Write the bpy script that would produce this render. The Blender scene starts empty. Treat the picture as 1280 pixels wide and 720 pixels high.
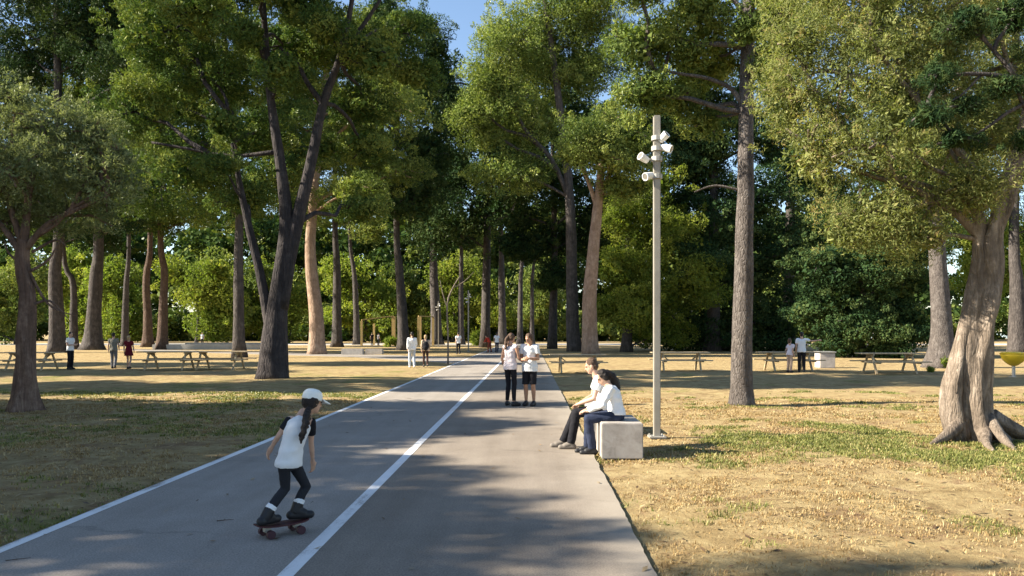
import bpy, bmesh, math, random, time
import numpy as np
from mathutils import Vector, Matrix, noise

T_ = time.time(); print('T', round(T_ % 10000, 1))
# ------------------------------------------------------------------ camera, sky, sun, exposure
scene = bpy.context.scene
COL = scene.collection
F = 1000.0                 # focal length in photo pixels (photo is 1280 wide)
VX, HY = 663.0, 416.0      # straight-ahead point of the camera in the photo
CAMZ = 1.65
cam = bpy.data.cameras.new('camera')
cam.sensor_width = 36.0
cam.lens = 36.0 * F / 1280.0
cam.shift_x = -(VX - 640.0) / 1280.0
cam.shift_y = (HY - 360.0) / 1280.0
cam.clip_end = 3000
camo = bpy.data.objects.new('camera', cam)
camo.location = (0, 0, CAMZ)
camo.rotation_euler = (math.radians(90), 0, 0)
COL.objects.link(camo)
scene.camera = camo

SUN_EL = math.radians(31)
AZ = math.radians(-6)     # sun stands to the left (-X), turned a little towards the camera side
sun_dir = Vector((-math.cos(AZ) * math.cos(SUN_EL), math.sin(AZ) * math.cos(SUN_EL), math.sin(SUN_EL)))
world = bpy.data.worlds.new('World'); scene.world = world
world.use_nodes = True
wn = world.node_tree
wn.nodes.clear()
sky = wn.nodes.new('ShaderNodeTexSky'); sky.sky_type = 'NISHITA'
sky.sun_disc = False
sky.sun_elevation = SUN_EL
sky.sun_rotation = math.atan2(sun_dir.x, sun_dir.y)
sky.air_density = 1.0; sky.dust_density = 0.3; sky.ozone_density = 1.6
bg = wn.nodes.new('ShaderNodeBackground'); bg.inputs[1].default_value = 0.072
wo = wn.nodes.new('ShaderNodeOutputWorld')
wn.links.new(sky.outputs[0], bg.inputs[0]); wn.links.new(bg.outputs[0], wo.inputs[0])

sl = bpy.data.lights.new('sun', 'SUN'); sl.energy = 5.0; sl.angle = math.radians(0.55)
sl.color = (1.0, 0.90, 0.74)
so = bpy.data.objects.new('sun', sl)
so.rotation_euler = (-sun_dir).to_track_quat('-Z', 'Y').to_euler()
so.location = (-60, 10, 60)
COL.objects.link(so)

scene.view_settings.view_transform = 'Standard'
scene.view_settings.look = 'None'
scene.view_settings.gamma = 1.0
scene.view_settings.use_curve_mapping = False
scene.view_settings.exposure = 1.75

T_ = time.time(); print('T', round(T_ % 10000, 1))
# ------------------------------------------------------------------ helpers
def at(px, py, Y):
    return Vector(((px - VX) / F * Y, Y, CAMZ - (py - HY) / F * Y))
def gx(px, py):
    Y = CAMZ * F / (py - HY)
    return (px - VX) / F * Y, Y

def tag(o, label=None, cat=None, group=None, kind=None):
    if label: o['label'] = label
    if cat: o['category'] = cat
    if group: o['group'] = group
    if kind: o['kind'] = kind
    return o
def empty(name, loc, rz=0, label=None, cat=None, group=None):
    o = bpy.data.objects.new(name, None); COL.objects.link(o)
    o.location = loc; o.rotation_euler = (0, 0, rz); o.empty_display_size = 0.2
    return tag(o, label, cat, group)
def link(name, me, mat, parent=None, smooth=True):
    if mat is not None:
        me.materials.clear(); me.materials.append(mat)
    if smooth:
        me.polygons.foreach_set('use_smooth', np.ones(len(me.polygons), bool))
    o = bpy.data.objects.new(name, me); COL.objects.link(o)
    if parent is not None: o.parent = parent
    return o
def mesh_np(name, v, quads=None, attr=None, tris=None, into=None):
    v = np.asarray(v, np.float32).reshape(-1, 3)
    me = into or bpy.data.meshes.new(name)
    me.vertices.add(len(v)); me.vertices.foreach_set('co', v.ravel())
    f = quads if quads is not None else tris
    f = np.asarray(f, np.int32); k = f.shape[1]
    me.loops.add(f.size); me.loops.foreach_set('vertex_index', f.ravel())
    me.polygons.add(len(f)); me.polygons.foreach_set('loop_start', np.arange(0, f.size, k, dtype=np.int32))
    try: me.polygons.foreach_set('loop_total', np.full(len(f), k, np.int32))
    except Exception: pass
    if attr is not None:
        a = me.attributes.new('v', 'FLOAT', 'POINT'); a.data.foreach_set('value', np.asarray(attr, np.float32))
    me.update(calc_edges=True)
    return me
def copy_tree(o, parent=None):
    c = o.copy(); COL.objects.link(c)
    if parent is not None: c.parent = parent
    for ch in list(o.children): copy_tree(ch, c)
    return c

WORK = bpy.data.scenes.new('workbench')     # the surfaces are joined here, away from the big scene
class MB:
    """collects closed shapes into one mesh"""
    def __init__(s): s.v = []; s.f = []
    def add(s, vs, fs):
        n = len(s.v); s.v += [tuple(p) for p in vs]; s.f += [tuple(i + n for i in f) for f in fs]
    def box(s, c, size, rot=None):
        x, y, z = [q / 2 for q in size]
        pts = [Vector(p) for p in ((-x,-y,-z),(x,-y,-z),(x,y,-z),(-x,y,-z),(-x,-y,z),(x,-y,z),(x,y,z),(-x,y,z))]
        if rot is not None: pts = [rot @ p for p in pts]
        c = Vector(c)
        s.add([p + c for p in pts], [(0,3,2,1),(4,5,6,7),(0,1,5,4),(1,2,6,5),(2,3,7,6),(3,0,4,7)])
    def bar(s, a, b, w, h):
        a = Vector(a); b = Vector(b); d = b - a
        q = d.to_track_quat('X', 'Z').to_matrix()
        s.box((a + b) / 2, (d.length, w, h), q)
    def cone(s, a, b, ra, rb, n=14, dome=True):
        a = Vector(a); b = Vector(b); d = (b - a)
        L = max(d.length, 1e-6); d = d / L
        u = d.orthogonal().normalized(); w = d.cross(u)
        rings = []
        if dome:
            for k in (75, 45, 20):
                t = math.radians(k); rings.append((a - d * ra * math.sin(t), ra * math.cos(t)))
        rings.append((a, ra)); rings.append((b, rb))
        if dome:
            for k in (20, 45, 75):
                t = math.radians(k); rings.append((b + d * rb * math.sin(t), rb * math.cos(t)))
        s.rings([[c + (u * math.cos(2*math.pi*i/n) + w * math.sin(2*math.pi*i/n)) * r for i in range(n)] for c, r in rings])
    def rings(s, R):
        n = len(R[0]); vs = [p for r in R for p in r]; fs = []
        for k in range(len(R) - 1):
            for i in range(n):
                j = (i + 1) % n
                fs.append((k*n+i, k*n+j, (k+1)*n+j, (k+1)*n+i))
        fs.append(tuple(range(n - 1, -1, -1))); fs.append(tuple((len(R)-1)*n + i for i in range(n)))
        s.add(vs, fs)
    def loft(s, spec, n=20):
        """spec: list of (centre, lateral unit vector, depth unit vector, half width, half depth)"""
        s.rings([[c + l * (w * math.cos(2*math.pi*i/n)) + d * (q * math.sin(2*math.pi*i/n)) for i in range(n)] for c, l, d, w, q in spec])
    def ell(s, c, r, M=None, n=14, m=9):
        c = Vector(c); R = []
        for k in range(m):
            t = -math.pi/2 + math.pi * (k + .35) / (m - .3)
            ring = []
            for i in range(n):
                p = Vector((r[0]*math.cos(t)*math.cos(2*math.pi*i/n), r[1]*math.cos(t)*math.sin(2*math.pi*i/n), r[2]*math.sin(t)))
                ring.append(c + (M @ p if M is not None else p))
            R.append(ring)
        s.rings(R)
    def mesh(s, name):
        me = bpy.data.meshes.new(name); me.from_pydata(s.v, [], s.f); me.update()
        return me
    def build(s, name, mat, parent=None, smooth=False, bevel=0.0):
        me = s.mesh(name)
        if bevel:
            bm = bmesh.new(); bm.from_mesh(me)
            bmesh.ops.bevel(bm, geom=bm.edges[:], offset=bevel, segments=2, affect='EDGES', clamp_overlap=True)
            bm.to_mesh(me); bm.free()
        return link(name, me, mat, parent, smooth)
    def blob(s, name, mat, parent=None, voxel=0.01, smooth=6, wrinkle=0.0, wscale=14.0):
        """union of everything as one continuous surface"""
        me = s.mesh(name + '_raw')
        bm = bmesh.new(); bm.from_mesh(me); bmesh.ops.recalc_face_normals(bm, faces=bm.faces[:]); bm.to_mesh(me); bm.free()
        t = bpy.data.objects.new('temporary', me); WORK.collection.objects.link(t)
        r = t.modifiers.new('r', 'REMESH'); r.mode = 'VOXEL'; r.voxel_size = voxel
        if smooth:
            q = t.modifiers.new('s', 'SMOOTH'); q.factor = 0.5; q.iterations = smooth
        WORK.view_layers[0].update(); dg = WORK.view_layers[0].depsgraph
        out = bpy.data.meshes.new_from_object(t.evaluated_get(dg))
        bpy.data.objects.remove(t); bpy.data.meshes.remove(me)
        out.name = name
        if wrinkle:
            nv = len(out.vertices); co = np.empty(nv * 3, np.float32); no = np.empty(nv * 3, np.float32)
            out.vertices.foreach_get('co', co); out.vertex_normals.foreach_get('vector', no)
            co = co.reshape(-1, 3); no = no.reshape(-1, 3)
            h = [noise.noise(Vector((p[0], p[1], p[2] * 1.8)) * wscale) + .5 * noise.noise(Vector(p) * wscale * 2.1) for p in co.tolist()]
            out.vertices.foreach_set('co', (co + no * (wrinkle * np.array(h, np.float32))[:, None]).ravel()); out.update()
        return link(name, out, mat, parent, True)

T_ = time.time(); print('T', round(T_ % 10000, 1))
# ------------------------------------------------------------------ materials
def new_mat(name):
    m = bpy.data.materials.new(name); m.use_nodes = True
    nt = m.node_tree; nt.nodes.clear()
    out = nt.nodes.new('ShaderNodeOutputMaterial')
    return m, nt, out
def N(nt, t, **kw):
    n = nt.nodes.new(t)
    for k, v in kw.items():
        if k.startswith('i_'): n.inputs[k[2:].replace('_', ' ')].default_value = v
        else: setattr(n, k, v)
    return n
def rgba(c): return (c[0], c[1], c[2], 1.0)
def ramp(nt, stops, fac):
    r = nt.nodes.new('ShaderNodeValToRGB'); e = r.color_ramp.elements
    while len(e) < len(stops): e.new(0.5)
    for q, (p, c) in zip(e, stops): q.position = p; q.color = rgba(c)
    nt.links.new(fac, r.inputs[0]); return r.outputs[0]
def simple(name, c, rough=0.7, var=0.15, scale=6.0, bump=0.0, bscale=60.0, metallic=0.0, spec=0.3):
    m, nt, out = new_mat(name)
    p = N(nt, 'ShaderNodeBsdfPrincipled'); p.inputs['Roughness'].default_value = rough
    p.inputs['Metallic'].default_value = metallic
    p.inputs['Specular IOR Level'].default_value = spec
    tc = N(nt, 'ShaderNodeTexCoord')
    n = N(nt, 'ShaderNodeTexNoise', i_Scale=scale, i_Detail=6.0, i_Roughness=0.65)
    nt.links.new(tc.outputs['Object'], n.inputs['Vector'])
    lo = [q * (1 - var) for q in c]; hi = [min(1, q * (1 + var)) for q in c]
    nt.links.new(ramp(nt, [(0.25, lo), (0.75, hi)], n.outputs['Fac']), p.inputs['Base Color'])
    if bump:
        b = N(nt, 'ShaderNodeBump', i_Strength=bump, i_Distance=0.02)
        n2 = N(nt, 'ShaderNodeTexNoise', i_Scale=bscale, i_Detail=4.0)
        nt.links.new(tc.outputs['Object'], n2.inputs['Vector'])
        nt.links.new(n2.outputs['Fac'], b.inputs['Height']); nt.links.new(b.outputs[0], p.inputs['Normal'])
    nt.links.new(p.outputs[0], out.inputs[0])
    return m
def leaf_mat(name, stops, transl=0.35, tcol=(1.1, 1.2, .5), gloss=0.04):
    """leaf colour by the leaf's own random value and a per-tree shift"""
    m, nt, out = new_mat(name)
    at_ = N(nt, 'ShaderNodeAttribute', attribute_name='v')
    col = ramp(nt, stops, at_.outputs['Fac'])
    oi = N(nt, 'ShaderNodeObjectInfo')
    hs = N(nt, 'ShaderNodeHueSaturation')
    mr = N(nt, 'ShaderNodeMapRange'); mr.inputs['To Min'].default_value = .85; mr.inputs['To Max'].default_value = 1.18
    nt.links.new(oi.outputs['Random'], mr.inputs['Value']); nt.links.new(mr.outputs[0], hs.inputs['Value'])
    nt.links.new(col, hs.inputs['Color'])
    d = N(nt, 'ShaderNodeBsdfDiffuse'); nt.links.new(hs.outputs[0], d.inputs[0])
    mul = N(nt, 'ShaderNodeMix', data_type='RGBA', blend_type='MULTIPLY'); mul.inputs[0].default_value = 1.0
    nt.links.new(hs.outputs[0], mul.inputs[6]); mul.inputs[7].default_value = rgba(tcol)
    t = N(nt, 'ShaderNodeBsdfTranslucent'); nt.links.new(mul.outputs[2], t.inputs[0])
    ms = N(nt, 'ShaderNodeMixShader'); ms.inputs[0].default_value = transl
    nt.links.new(d.outputs[0], ms.inputs[1]); nt.links.new(t.outputs[0], ms.inputs[2])
    g = N(nt, 'ShaderNodeBsdfGlossy'); g.inputs['Roughness'].default_value = 0.45
    g.inputs[0].default_value = (.8, .85, .8, 1)
    fr = N(nt, 'ShaderNodeFresnel'); fr.inputs[0].default_value = 1.35
    mg = N(nt, 'ShaderNodeMath', operation='MULTIPLY'); mg.inputs[1].default_value = gloss
    nt.links.new(fr.outputs[0], mg.inputs[0])
    mg.use_clamp = True
    m2 = N(nt, 'ShaderNodeMixShader'); nt.links.new(mg.outputs[0], m2.inputs[0])
    nt.links.new(ms.outputs[0], m2.inputs[1]); nt.links.new(g.outputs[0], m2.inputs[2])
    nt.links.new(m2.outputs[0], out.inputs[0])
    return m
def bark_mat(name, dark, mid, light, zs=0.16, scale=5.0, bump=0.9, crack=3.0):
    m, nt, out = new_mat(name)
    p = N(nt, 'ShaderNodeBsdfPrincipled'); p.inputs['Roughness'].default_value = 0.9
    p.inputs['Specular IOR Level'].default_value = 0.15
    tc = N(nt, 'ShaderNodeTexCoord')
    mp = N(nt, 'ShaderNodeMapping'); mp.inputs['Scale'].default_value = (1, 1, zs)
    nt.links.new(tc.outputs['Object'], mp.inputs[0])
    n0 = N(nt, 'ShaderNodeTexNoise', i_Scale=scale * 1.3, i_Detail=8.0, i_Roughness=0.7, i_Distortion=0.8)
    nt.links.new(mp.outputs[0], n0.inputs['Vector'])
    vo = N(nt, 'ShaderNodeTexVoronoi', i_Scale=scale * 2.2, feature='DISTANCE_TO_EDGE')
    nt.links.new(mp.outputs[0], vo.inputs['Vector'])
    n1 = N(nt, 'ShaderNodeTexNoise', i_Scale=2.6, i_Detail=7.0, i_Roughness=.75)
    nt.links.new(tc.outputs['Object'], n1.inputs['Vector'])
    ad = N(nt, 'ShaderNodeMath', operation='MULTIPLY_ADD'); ad.inputs[1].default_value = 0.5
    nt.links.new(n1.outputs['Fac'], ad.inputs[0])
    h = N(nt, 'ShaderNodeMath', operation='MULTIPLY'); h.inputs[1].default_value = 0.5
    nt.links.new(n0.outputs['Fac'], h.inputs[0]); nt.links.new(h.outputs[0], ad.inputs[2])
    col = ramp(nt, [(0.3, dark), (0.5, mid), (0.68, light)], ad.outputs[0])
    nt.links.new(col, p.inputs['Base Color'])
    mm = N(nt, 'ShaderNodeMath', operation='MINIMUM'); mm.inputs[1].default_value = 0.16
    nt.links.new(vo.outputs['Distance'], mm.inputs[0])
    hh = N(nt, 'ShaderNodeMath', operation='MULTIPLY_ADD'); hh.inputs[1].default_value = crack
    nt.links.new(mm.outputs[0], hh.inputs[0]); nt.links.new(n0.outputs['Fac'], hh.inputs[2])
    b = N(nt, 'ShaderNodeBump', i_Strength=bump, i_Distance=0.06)
    nt.links.new(hh.outputs[0], b.inputs['Height']); nt.links.new(b.outputs[0], p.inputs['Normal'])
    nt.links.new(p.outputs[0], out.inputs[0])
    return m

BARK_GREY = bark_mat('bark_grey', (.022, .02, .02), (.075, .066, .062), (.16, .14, .13))
BARK_BROWN = bark_mat('bark_brown', (.03, .022, .018), (.11, .075, .058), (.21, .15, .115))
BARK_DARK = bark_mat('bark_dark', (.012, .011, .012), (.042, .037, .038), (.10, .086, .082), crack=2.0)
BARK_TAN = bark_mat('bark_tan', (.12, .08, .055), (.27, .19, .14), (.42, .32, .245), zs=.3, scale=3, bump=.5)
BARK_OLIVE = bark_mat('bark_olive', (.05, .04, .034), (.19, .155, .125), (.36, .30, .25), zs=.10, scale=9, bump=1.0, crack=.5)
BARK_REDDISH = bark_mat('bark_reddish', (.03, .021, .018), (.15, .10, .078), (.34, .25, .195), zs=.10, scale=9, bump=1.0, crack=.5)
BARK_SPLIT = bark_mat('bark_split', (.035, .027, .022), (.20, .16, .125), (.46, .385, .315), zs=.16, scale=9, bump=1.0, crack=.9)  # pale, strongly mottled bark of the gnarled leaning olive
BARK_PLATE = bark_mat('bark_plated', (.032, .028, .027), (.12, .104, .095), (.25, .225, .205), zs=.3, scale=9, bump=1.0, crack=2.2)
NEEDLE = leaf_mat('needles', [(0, (0.027, 0.056, 0.018)), (.5, (0.081, 0.125, 0.033)), (1, (0.200, 0.225, 0.056))], .24)
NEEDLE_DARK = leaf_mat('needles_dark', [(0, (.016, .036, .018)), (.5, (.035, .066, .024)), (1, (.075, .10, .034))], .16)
NEEDLE_OLIVE = leaf_mat('needles_yellowish', [(0, (0.048, 0.078, 0.024)), (.5, (0.138, 0.186, 0.050)), (1, (0.288, 0.318, 0.090))], .30)
LEAF_BRIGHT = leaf_mat('leaves_bright', [(0, (0.077, 0.116, 0.022)), (.5, (0.171, 0.220, 0.042)), (1, (0.308, 0.319, 0.066))], .46)
LEAF_OLIVE = leaf_mat('olive_leaves', [(0, (.085, .11, .055)), (.5, (.17, .205, .095)), (1, (.29, .315, .15))], .34, (1.1, 1.15, .6))
LEAF_WILLOW = leaf_mat('golden_leaves', [(0, (.11, .135, .05)), (.45, (.24, .275, .095)), (.8, (.36, .38, .145)), (1, (.32, .255, .115))], .44, (1.05, 1.12, .5))
LEAF_BROWN = leaf_mat('browned_leaves', [(0, (.10, .09, .03)), (.5, (.19, .155, .055)), (1, (.25, .17, .075))], .30, (1.2, 1.0, .5))

T_ = time.time(); print('T', round(T_ % 10000, 1))
# ------------------------------------------------------------------ ground, path
rng = np.random.default_rng(7)
LX, CX, RX = -4.06, -1.65, 0.86          # left edge, centre line and right edge of the path
def axis(segs):
    a = []
    for x0, x1, d in segs: a += list(np.arange(x0, x1 - 1e-6, d))
    a.append(segs[-1][1]); return np.array(a)
def fbm(x, y, s, seed=0.0):
    return noise.fractal(Vector((x * s, y * s, seed)), 0.8, 2.1, 4)
def green_at(x, y):
    g = 0.0
    if x > RX:
        d = math.hypot((x - 4.6) / 2.9, (y - 12.0) / 2.1); g = max(g, .85 - .8 * d)
        d = math.hypot((x - 7.0) / 3.4, (y - 10.6) / 2.2); g = max(g, .85 - .8 * d)
        g += .45 * fbm(x, y, .6, 3.0) - .05
    else:
        g = .12 + .42 * fbm(x, y, .25, 5.0)
    g *= max(0.0, 1 - max(0, y - 26) / 26)
    return min(1, max(0, g + .40 * fbm(x, y, 1.9, 9.0) * (1 if g > .05 else 0)))
xs = axis([(-900, -120, 60), (-120, -30, 6), (-30, -18, 1), (-18, 14, .25), (14, 30, 1), (30, 120, 6), (120, 900, 60)])
ys = axis([(-200, -10, 15), (-10, 2, 1.0), (2, 26, .25), (26, 60, 1), (60, 200, 7), (200, 1600, 70)])
def lawn_z(x, y):
    d = max(LX - x, x - RX, 0.0)
    z = -0.02 + (0.055 * fbm(x, y, .35, 1.0) + .02 * fbm(x, y, 1.6, 2.0)) * min(1, max(0, d - .15) / 2.0) * max(0, min(1, (38 - y) / 8)) * (1 if -60 < x < 60 else 0)
    return z + (min(.03, (d - .3) * .03) if d > .3 else 0)
gv = []; ga = []
for y in ys:
    for x in xs:
        gv.append((x, y, lawn_z(x, y))); ga.append(green_at(x, y) if -40 < x < 40 and 0 < y < 60 else 0.0)
nx = len(xs); ny = len(ys)
ii, jj = np.meshgrid(np.arange(nx - 1), np.arange(ny - 1))
b0 = (jj * nx + ii).ravel()
gq = np.stack([b0, b0 + 1, b0 + 1 + nx, b0 + nx], 1)
gm = mesh_np('lawn', gv, gq, ga)
def lawn_material():
    m, nt, out = new_mat('dry_lawn')
    p = N(nt, 'ShaderNodeBsdfPrincipled'); p.inputs['Roughness'].default_value = 0.95; p.inputs['Specular IOR Level'].default_value = 0.05
    tc = N(nt, 'ShaderNodeTexCoord')
    def nz(s, d=8.0, r=.7, dist=0.0):
        n = N(nt, 'ShaderNodeTexNoise', i_Scale=s, i_Detail=d, i_Roughness=r, i_Distortion=dist)
        nt.links.new(tc.outputs['Object'], n.inputs['Vector']); return n.outputs['Fac']
    straw = ramp(nt, [(.30, (.16, .11, .055)), (.45, (.32, .235, .115)), (.6, (.45, .35, .18)), (.75, (.56, .46, .27))], nz(2.2, 10, .78, .4))
    green = ramp(nt, [(.3, (.09, .10, .03)), (.5, (.19, .195, .06)), (.7, (.36, .32, .13))], nz(9, 8, .75))
    soil = ramp(nt, [(.3, (.16, .095, .055)), (.7, (.30, .19, .11))], nz(14, 6))
    a = N(nt, 'ShaderNodeAttribute', attribute_name='v')
    brk = N(nt, 'ShaderNodeMath', operation='MULTIPLY_ADD'); brk.inputs[1].default_value = 1.1; brk.inputs[2].default_value = -.55
    nt.links.new(nz(7, 8, .75), brk.inputs[0])
    sm = N(nt, 'ShaderNodeMath', operation='ADD'); nt.links.new(a.outputs['Fac'], sm.inputs[0]); nt.links.new(brk.outputs[0], sm.inputs[1])
    mr = N(nt, 'ShaderNodeMapRange', interpolation_type='SMOOTHSTEP'); mr.inputs[1].default_value = .08; mr.inputs[2].default_value = .6
    nt.links.new(sm.outputs[0], mr.inputs[0])
    m1 = N(nt, 'ShaderNodeMix', data_type='RGBA'); nt.links.new(straw, m1.inputs[6]); nt.links.new(soil, m1.inputs[7])
    sr = N(nt, 'ShaderNodeMapRange', interpolation_type='SMOOTHSTEP'); sr.inputs[1].default_value = .48; sr.inputs[2].default_value = .66
    sr.inputs[4].default_value = .85
    nt.links.new(nz(1.1, 9, .78, .6), sr.inputs[0]); nt.links.new(sr.outputs[0], m1.inputs[0])
    m2 = N(nt, 'ShaderNodeMix', data_type='RGBA'); nt.links.new(mr.outputs[0], m2.inputs[0])
    nt.links.new(m1.outputs[2], m2.inputs[6]); nt.links.new(green, m2.inputs[7])
    nt.links.new(m2.outputs[2], p.inputs['Base Color'])
    b = N(nt, 'ShaderNodeBump', i_Strength=.9, i_Distance=.05)
    nt.links.new(nz(26, 6, .8), b.inputs['Height']); nt.links.new(b.outputs[0], p.inputs['Normal'])
    nt.links.new(p.outputs[0], out.inputs[0]); return m
LAWN = lawn_material()
tag(link('lawn', gm, LAWN), kind='structure')

def paving(name, lo, mid, hi, bump=.35, stops=(.36, .5, .64), cracks=0.0, dusty=None):
    m, nt, out = new_mat(name)
    p = N(nt, 'ShaderNodeBsdfPrincipled'); p.inputs['Roughness'].default_value = .85; p.inputs['Specular IOR Level'].default_value = .25
    tc = N(nt, 'ShaderNodeTexCoord')
    n = N(nt, 'ShaderNodeTexNoise', i_Scale=.9, i_Detail=10.0, i_Roughness=.72, i_Distortion=.3); nt.links.new(tc.outputs['Object'], n.inputs['Vector'])
    n2 = N(nt, 'ShaderNodeTexNoise', i_Scale=160.0, i_Detail=3.0); nt.links.new(tc.outputs['Object'], n2.inputs['Vector'])
    mp = N(nt, 'ShaderNodeMapping'); mp.inputs['Scale'].default_value = (3.2, .18, 1); nt.links.new(tc.outputs['Object'], mp.inputs[0])
    n3 = N(nt, 'ShaderNodeTexNoise', i_Scale=1.0, i_Detail=5.0, i_Roughness=.6); nt.links.new(mp.outputs[0], n3.inputs['Vector'])
    a = N(nt, 'ShaderNodeMath', operation='MULTIPLY_ADD'); a.inputs[1].default_value = .35
    nt.links.new(n3.outputs['Fac'], a.inputs[0])
    a2 = N(nt, 'ShaderNodeMath', operation='MULTIPLY_ADD'); a2.inputs[1].default_value = .45; 
    nt.links.new(n.outputs['Fac'], a2.inputs[0])
    a3 = N(nt, 'ShaderNodeMath', operation='MULTIPLY'); a3.inputs[1].default_value = .2; nt.links.new(n2.outputs['Fac'], a3.inputs[0])
    nt.links.new(a3.outputs[0], a2.inputs[2]); nt.links.new(a2.outputs[0], a.inputs[2])
    col = ramp(nt, [(stops[0], lo), (stops[1], mid), (stops[2], hi)], a.outputs[0])
    if cracks:
        nd = N(nt, 'ShaderNodeTexNoise', i_Scale=1.6, i_Detail=6.0); nt.links.new(tc.outputs['Object'], nd.inputs['Vector'])
        mx = N(nt, 'ShaderNodeMix', data_type='RGBA'); mx.inputs[0].default_value = .35
        nt.links.new(tc.outputs['Object'], mx.inputs[6]); nt.links.new(nd.outputs['Color'], mx.inputs[7])
        vo = N(nt, 'ShaderNodeTexVoronoi', i_Scale=.55, feature='DISTANCE_TO_EDGE'); nt.links.new(mx.outputs[2], vo.inputs['Vector'])
        cr = N(nt, 'ShaderNodeMapRange'); cr.inputs[1].default_value = .0; cr.inputs[2].default_value = .010; cr.inputs[3].default_value = cracks; cr.inputs[4].default_value = 0
        nt.links.new(vo.outputs['Distance'], cr.inputs[0])
        ng = N(nt, 'ShaderNodeTexNoise', i_Scale=.35, i_Detail=3.0); nt.links.new(tc.outputs['Object'], ng.inputs['Vector'])
        gm_ = N(nt, 'ShaderNodeMapRange'); gm_.inputs[1].default_value = .48; gm_.inputs[2].default_value = .6; nt.links.new(ng.outputs['Fac'], gm_.inputs[0])
        mu = N(nt, 'ShaderNodeMath', operation='MULTIPLY'); nt.links.new(cr.outputs[0], mu.inputs[0]); nt.links.new(gm_.outputs[0], mu.inputs[1])
        cm = N(nt, 'ShaderNodeMix', data_type='RGBA'); nt.links.new(mu.outputs[0], cm.inputs[0]); nt.links.new(col, cm.inputs[6]); cm.inputs[7].default_value = (.05, .045, .04, 1)
        ag = N(nt, 'ShaderNodeTexNoise', i_Scale=75.0, i_Detail=2.0); nt.links.new(tc.outputs['Object'], ag.inputs['Vector'])
        am = N(nt, 'ShaderNodeMapRange'); am.inputs[1].default_value = .3; am.inputs[2].default_value = .7; am.inputs[3].default_value = .72; am.inputs[4].default_value = 1.25; nt.links.new(ag.outputs['Fac'], am.inputs[0])
        vm = N(nt, 'ShaderNodeVectorMath', operation='SCALE'); nt.links.new(cm.outputs[2], vm.inputs[0]); nt.links.new(am.outputs[0], vm.inputs['Scale'])
        col = vm.outputs[0]
    if dusty:
        sx_ = N(nt, 'ShaderNodeSeparateXYZ'); nt.links.new(tc.outputs['Object'], sx_.inputs[0])
        dd = N(nt, 'ShaderNodeMath', operation='MULTIPLY_ADD'); dd.inputs[1].default_value = .9; nt.links.new(n.outputs['Fac'], dd.inputs[0]); nt.links.new(sx_.outputs['X'], dd.inputs[2])
        dr = N(nt, 'ShaderNodeMapRange', interpolation_type='SMOOTHSTEP'); dr.inputs[1].default_value = dusty[0] + .45; dr.inputs[2].default_value = dusty[1] + .45; dr.inputs[4].default_value = .8
        nt.links.new(dd.outputs[0], dr.inputs[0])
        dm = N(nt, 'ShaderNodeMix', data_type='RGBA'); nt.links.new(dr.outputs[0], dm.inputs[0]); nt.links.new(col, dm.inputs[6]); dm.inputs[7].default_value = (.33, .29, .235, 1)
        col = dm.outputs[2]
    nt.links.new(col, p.inputs['Base Color'])
    b = N(nt, 'ShaderNodeBump', i_Strength=bump, i_Distance=.006); nt.links.new(n2.outputs['Fac'], b.inputs['Height'])
    nt.links.new(b.outputs[0], p.inputs['Normal']); nt.links.new(p.outputs[0], out.inputs[0]); return m
ASPH_L = paving('bluish_asphalt', (.225, .20, .17), (.275, .245, .212), (.325, .293, .256), cracks=.3)
ASPH_R = paving('brownish_asphalt', (.17, .142, .112), (.215, .182, .147), (.265, .228, .185), cracks=.3, dusty=(.3, 1.05))
CONC = paving('pale_concrete', (.36, .33, .29), (.44, .41, .37), (.52, .49, .44))
WORN = paving('road_paint', (.28, .25, .22), (.66, .66, .65), (.80, .80, .79), .2, stops=(.40, .455, .6))

def sheet(name, poly, z, mat, thick=.05):
    m = MB(); n = len(poly)
    vs = [(x, y, z) for x, y in poly] + [(x, y, z - thick) for x, y in poly]
    fs = [tuple(range(n)), tuple(range(2*n-1, n-1, -1))] + [(i, i+n, (i+1) % n + n, (i+1) % n) for i in range(n)]
    m.add(vs, fs); me = m.mesh(name)
    bm = bmesh.new(); bm.from_mesh(me); bmesh.ops.recalc_face_normals(bm, faces=bm.faces[:]); bm.to_mesh(me); bm.free()
    return tag(link(name, me, mat, None, False), kind='structure')
def ragged(x, y0, y1, amp, seed, step=.35, sign=1):
    y = y0; out = []
    while y < min(y1, 40):
        out.append((x + sign * amp * (abs(noise.noise(Vector((y * 1.3, seed, 0)))) + .5 * abs(noise.noise(Vector((y * 6.1, seed, 3))))) , y)); y += step
    out.append((x, y1)); return out
PEND = 104.0
sheet('cycle_lane', [(CX - .05, -6), (CX - .05, PEND), (LX, PEND), (LX, -6)], .012, ASPH_L)
sheet('footpath', [(CX - .05, -6)] + ragged(RX, -6, PEND, .035, 2.0, step=.09, sign=-1) + [(CX - .05, PEND)], .012, ASPH_R)
sheet('centre_line', [(CX - .055, -6), (CX + .055, -6), (CX + .055, PEND - 4), (CX - .055, PEND - 4)], .016, WORN, .002)
sheet('edge_line', [(LX + .02, -6), (LX + .12, -6), (LX + .12, PEND - 4), (LX + .02, PEND - 4)], .016, WORN, .002)
sheet('side_path', [(LX + .01, 43), (LX + .01, 53), (-12, 60), (-40, 80), (-40, 76), (-12, 54)], .022, ASPH_L)
sheet('plaza', [(-1.2, 45), (LX, 45), (LX, 53), (-1.2, 53)], .0155, CONC, .002) if False else None
sheet('road', [(-200, 106), (200, 106), (200, 122), (-200, 122)], .02, CONC)

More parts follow.
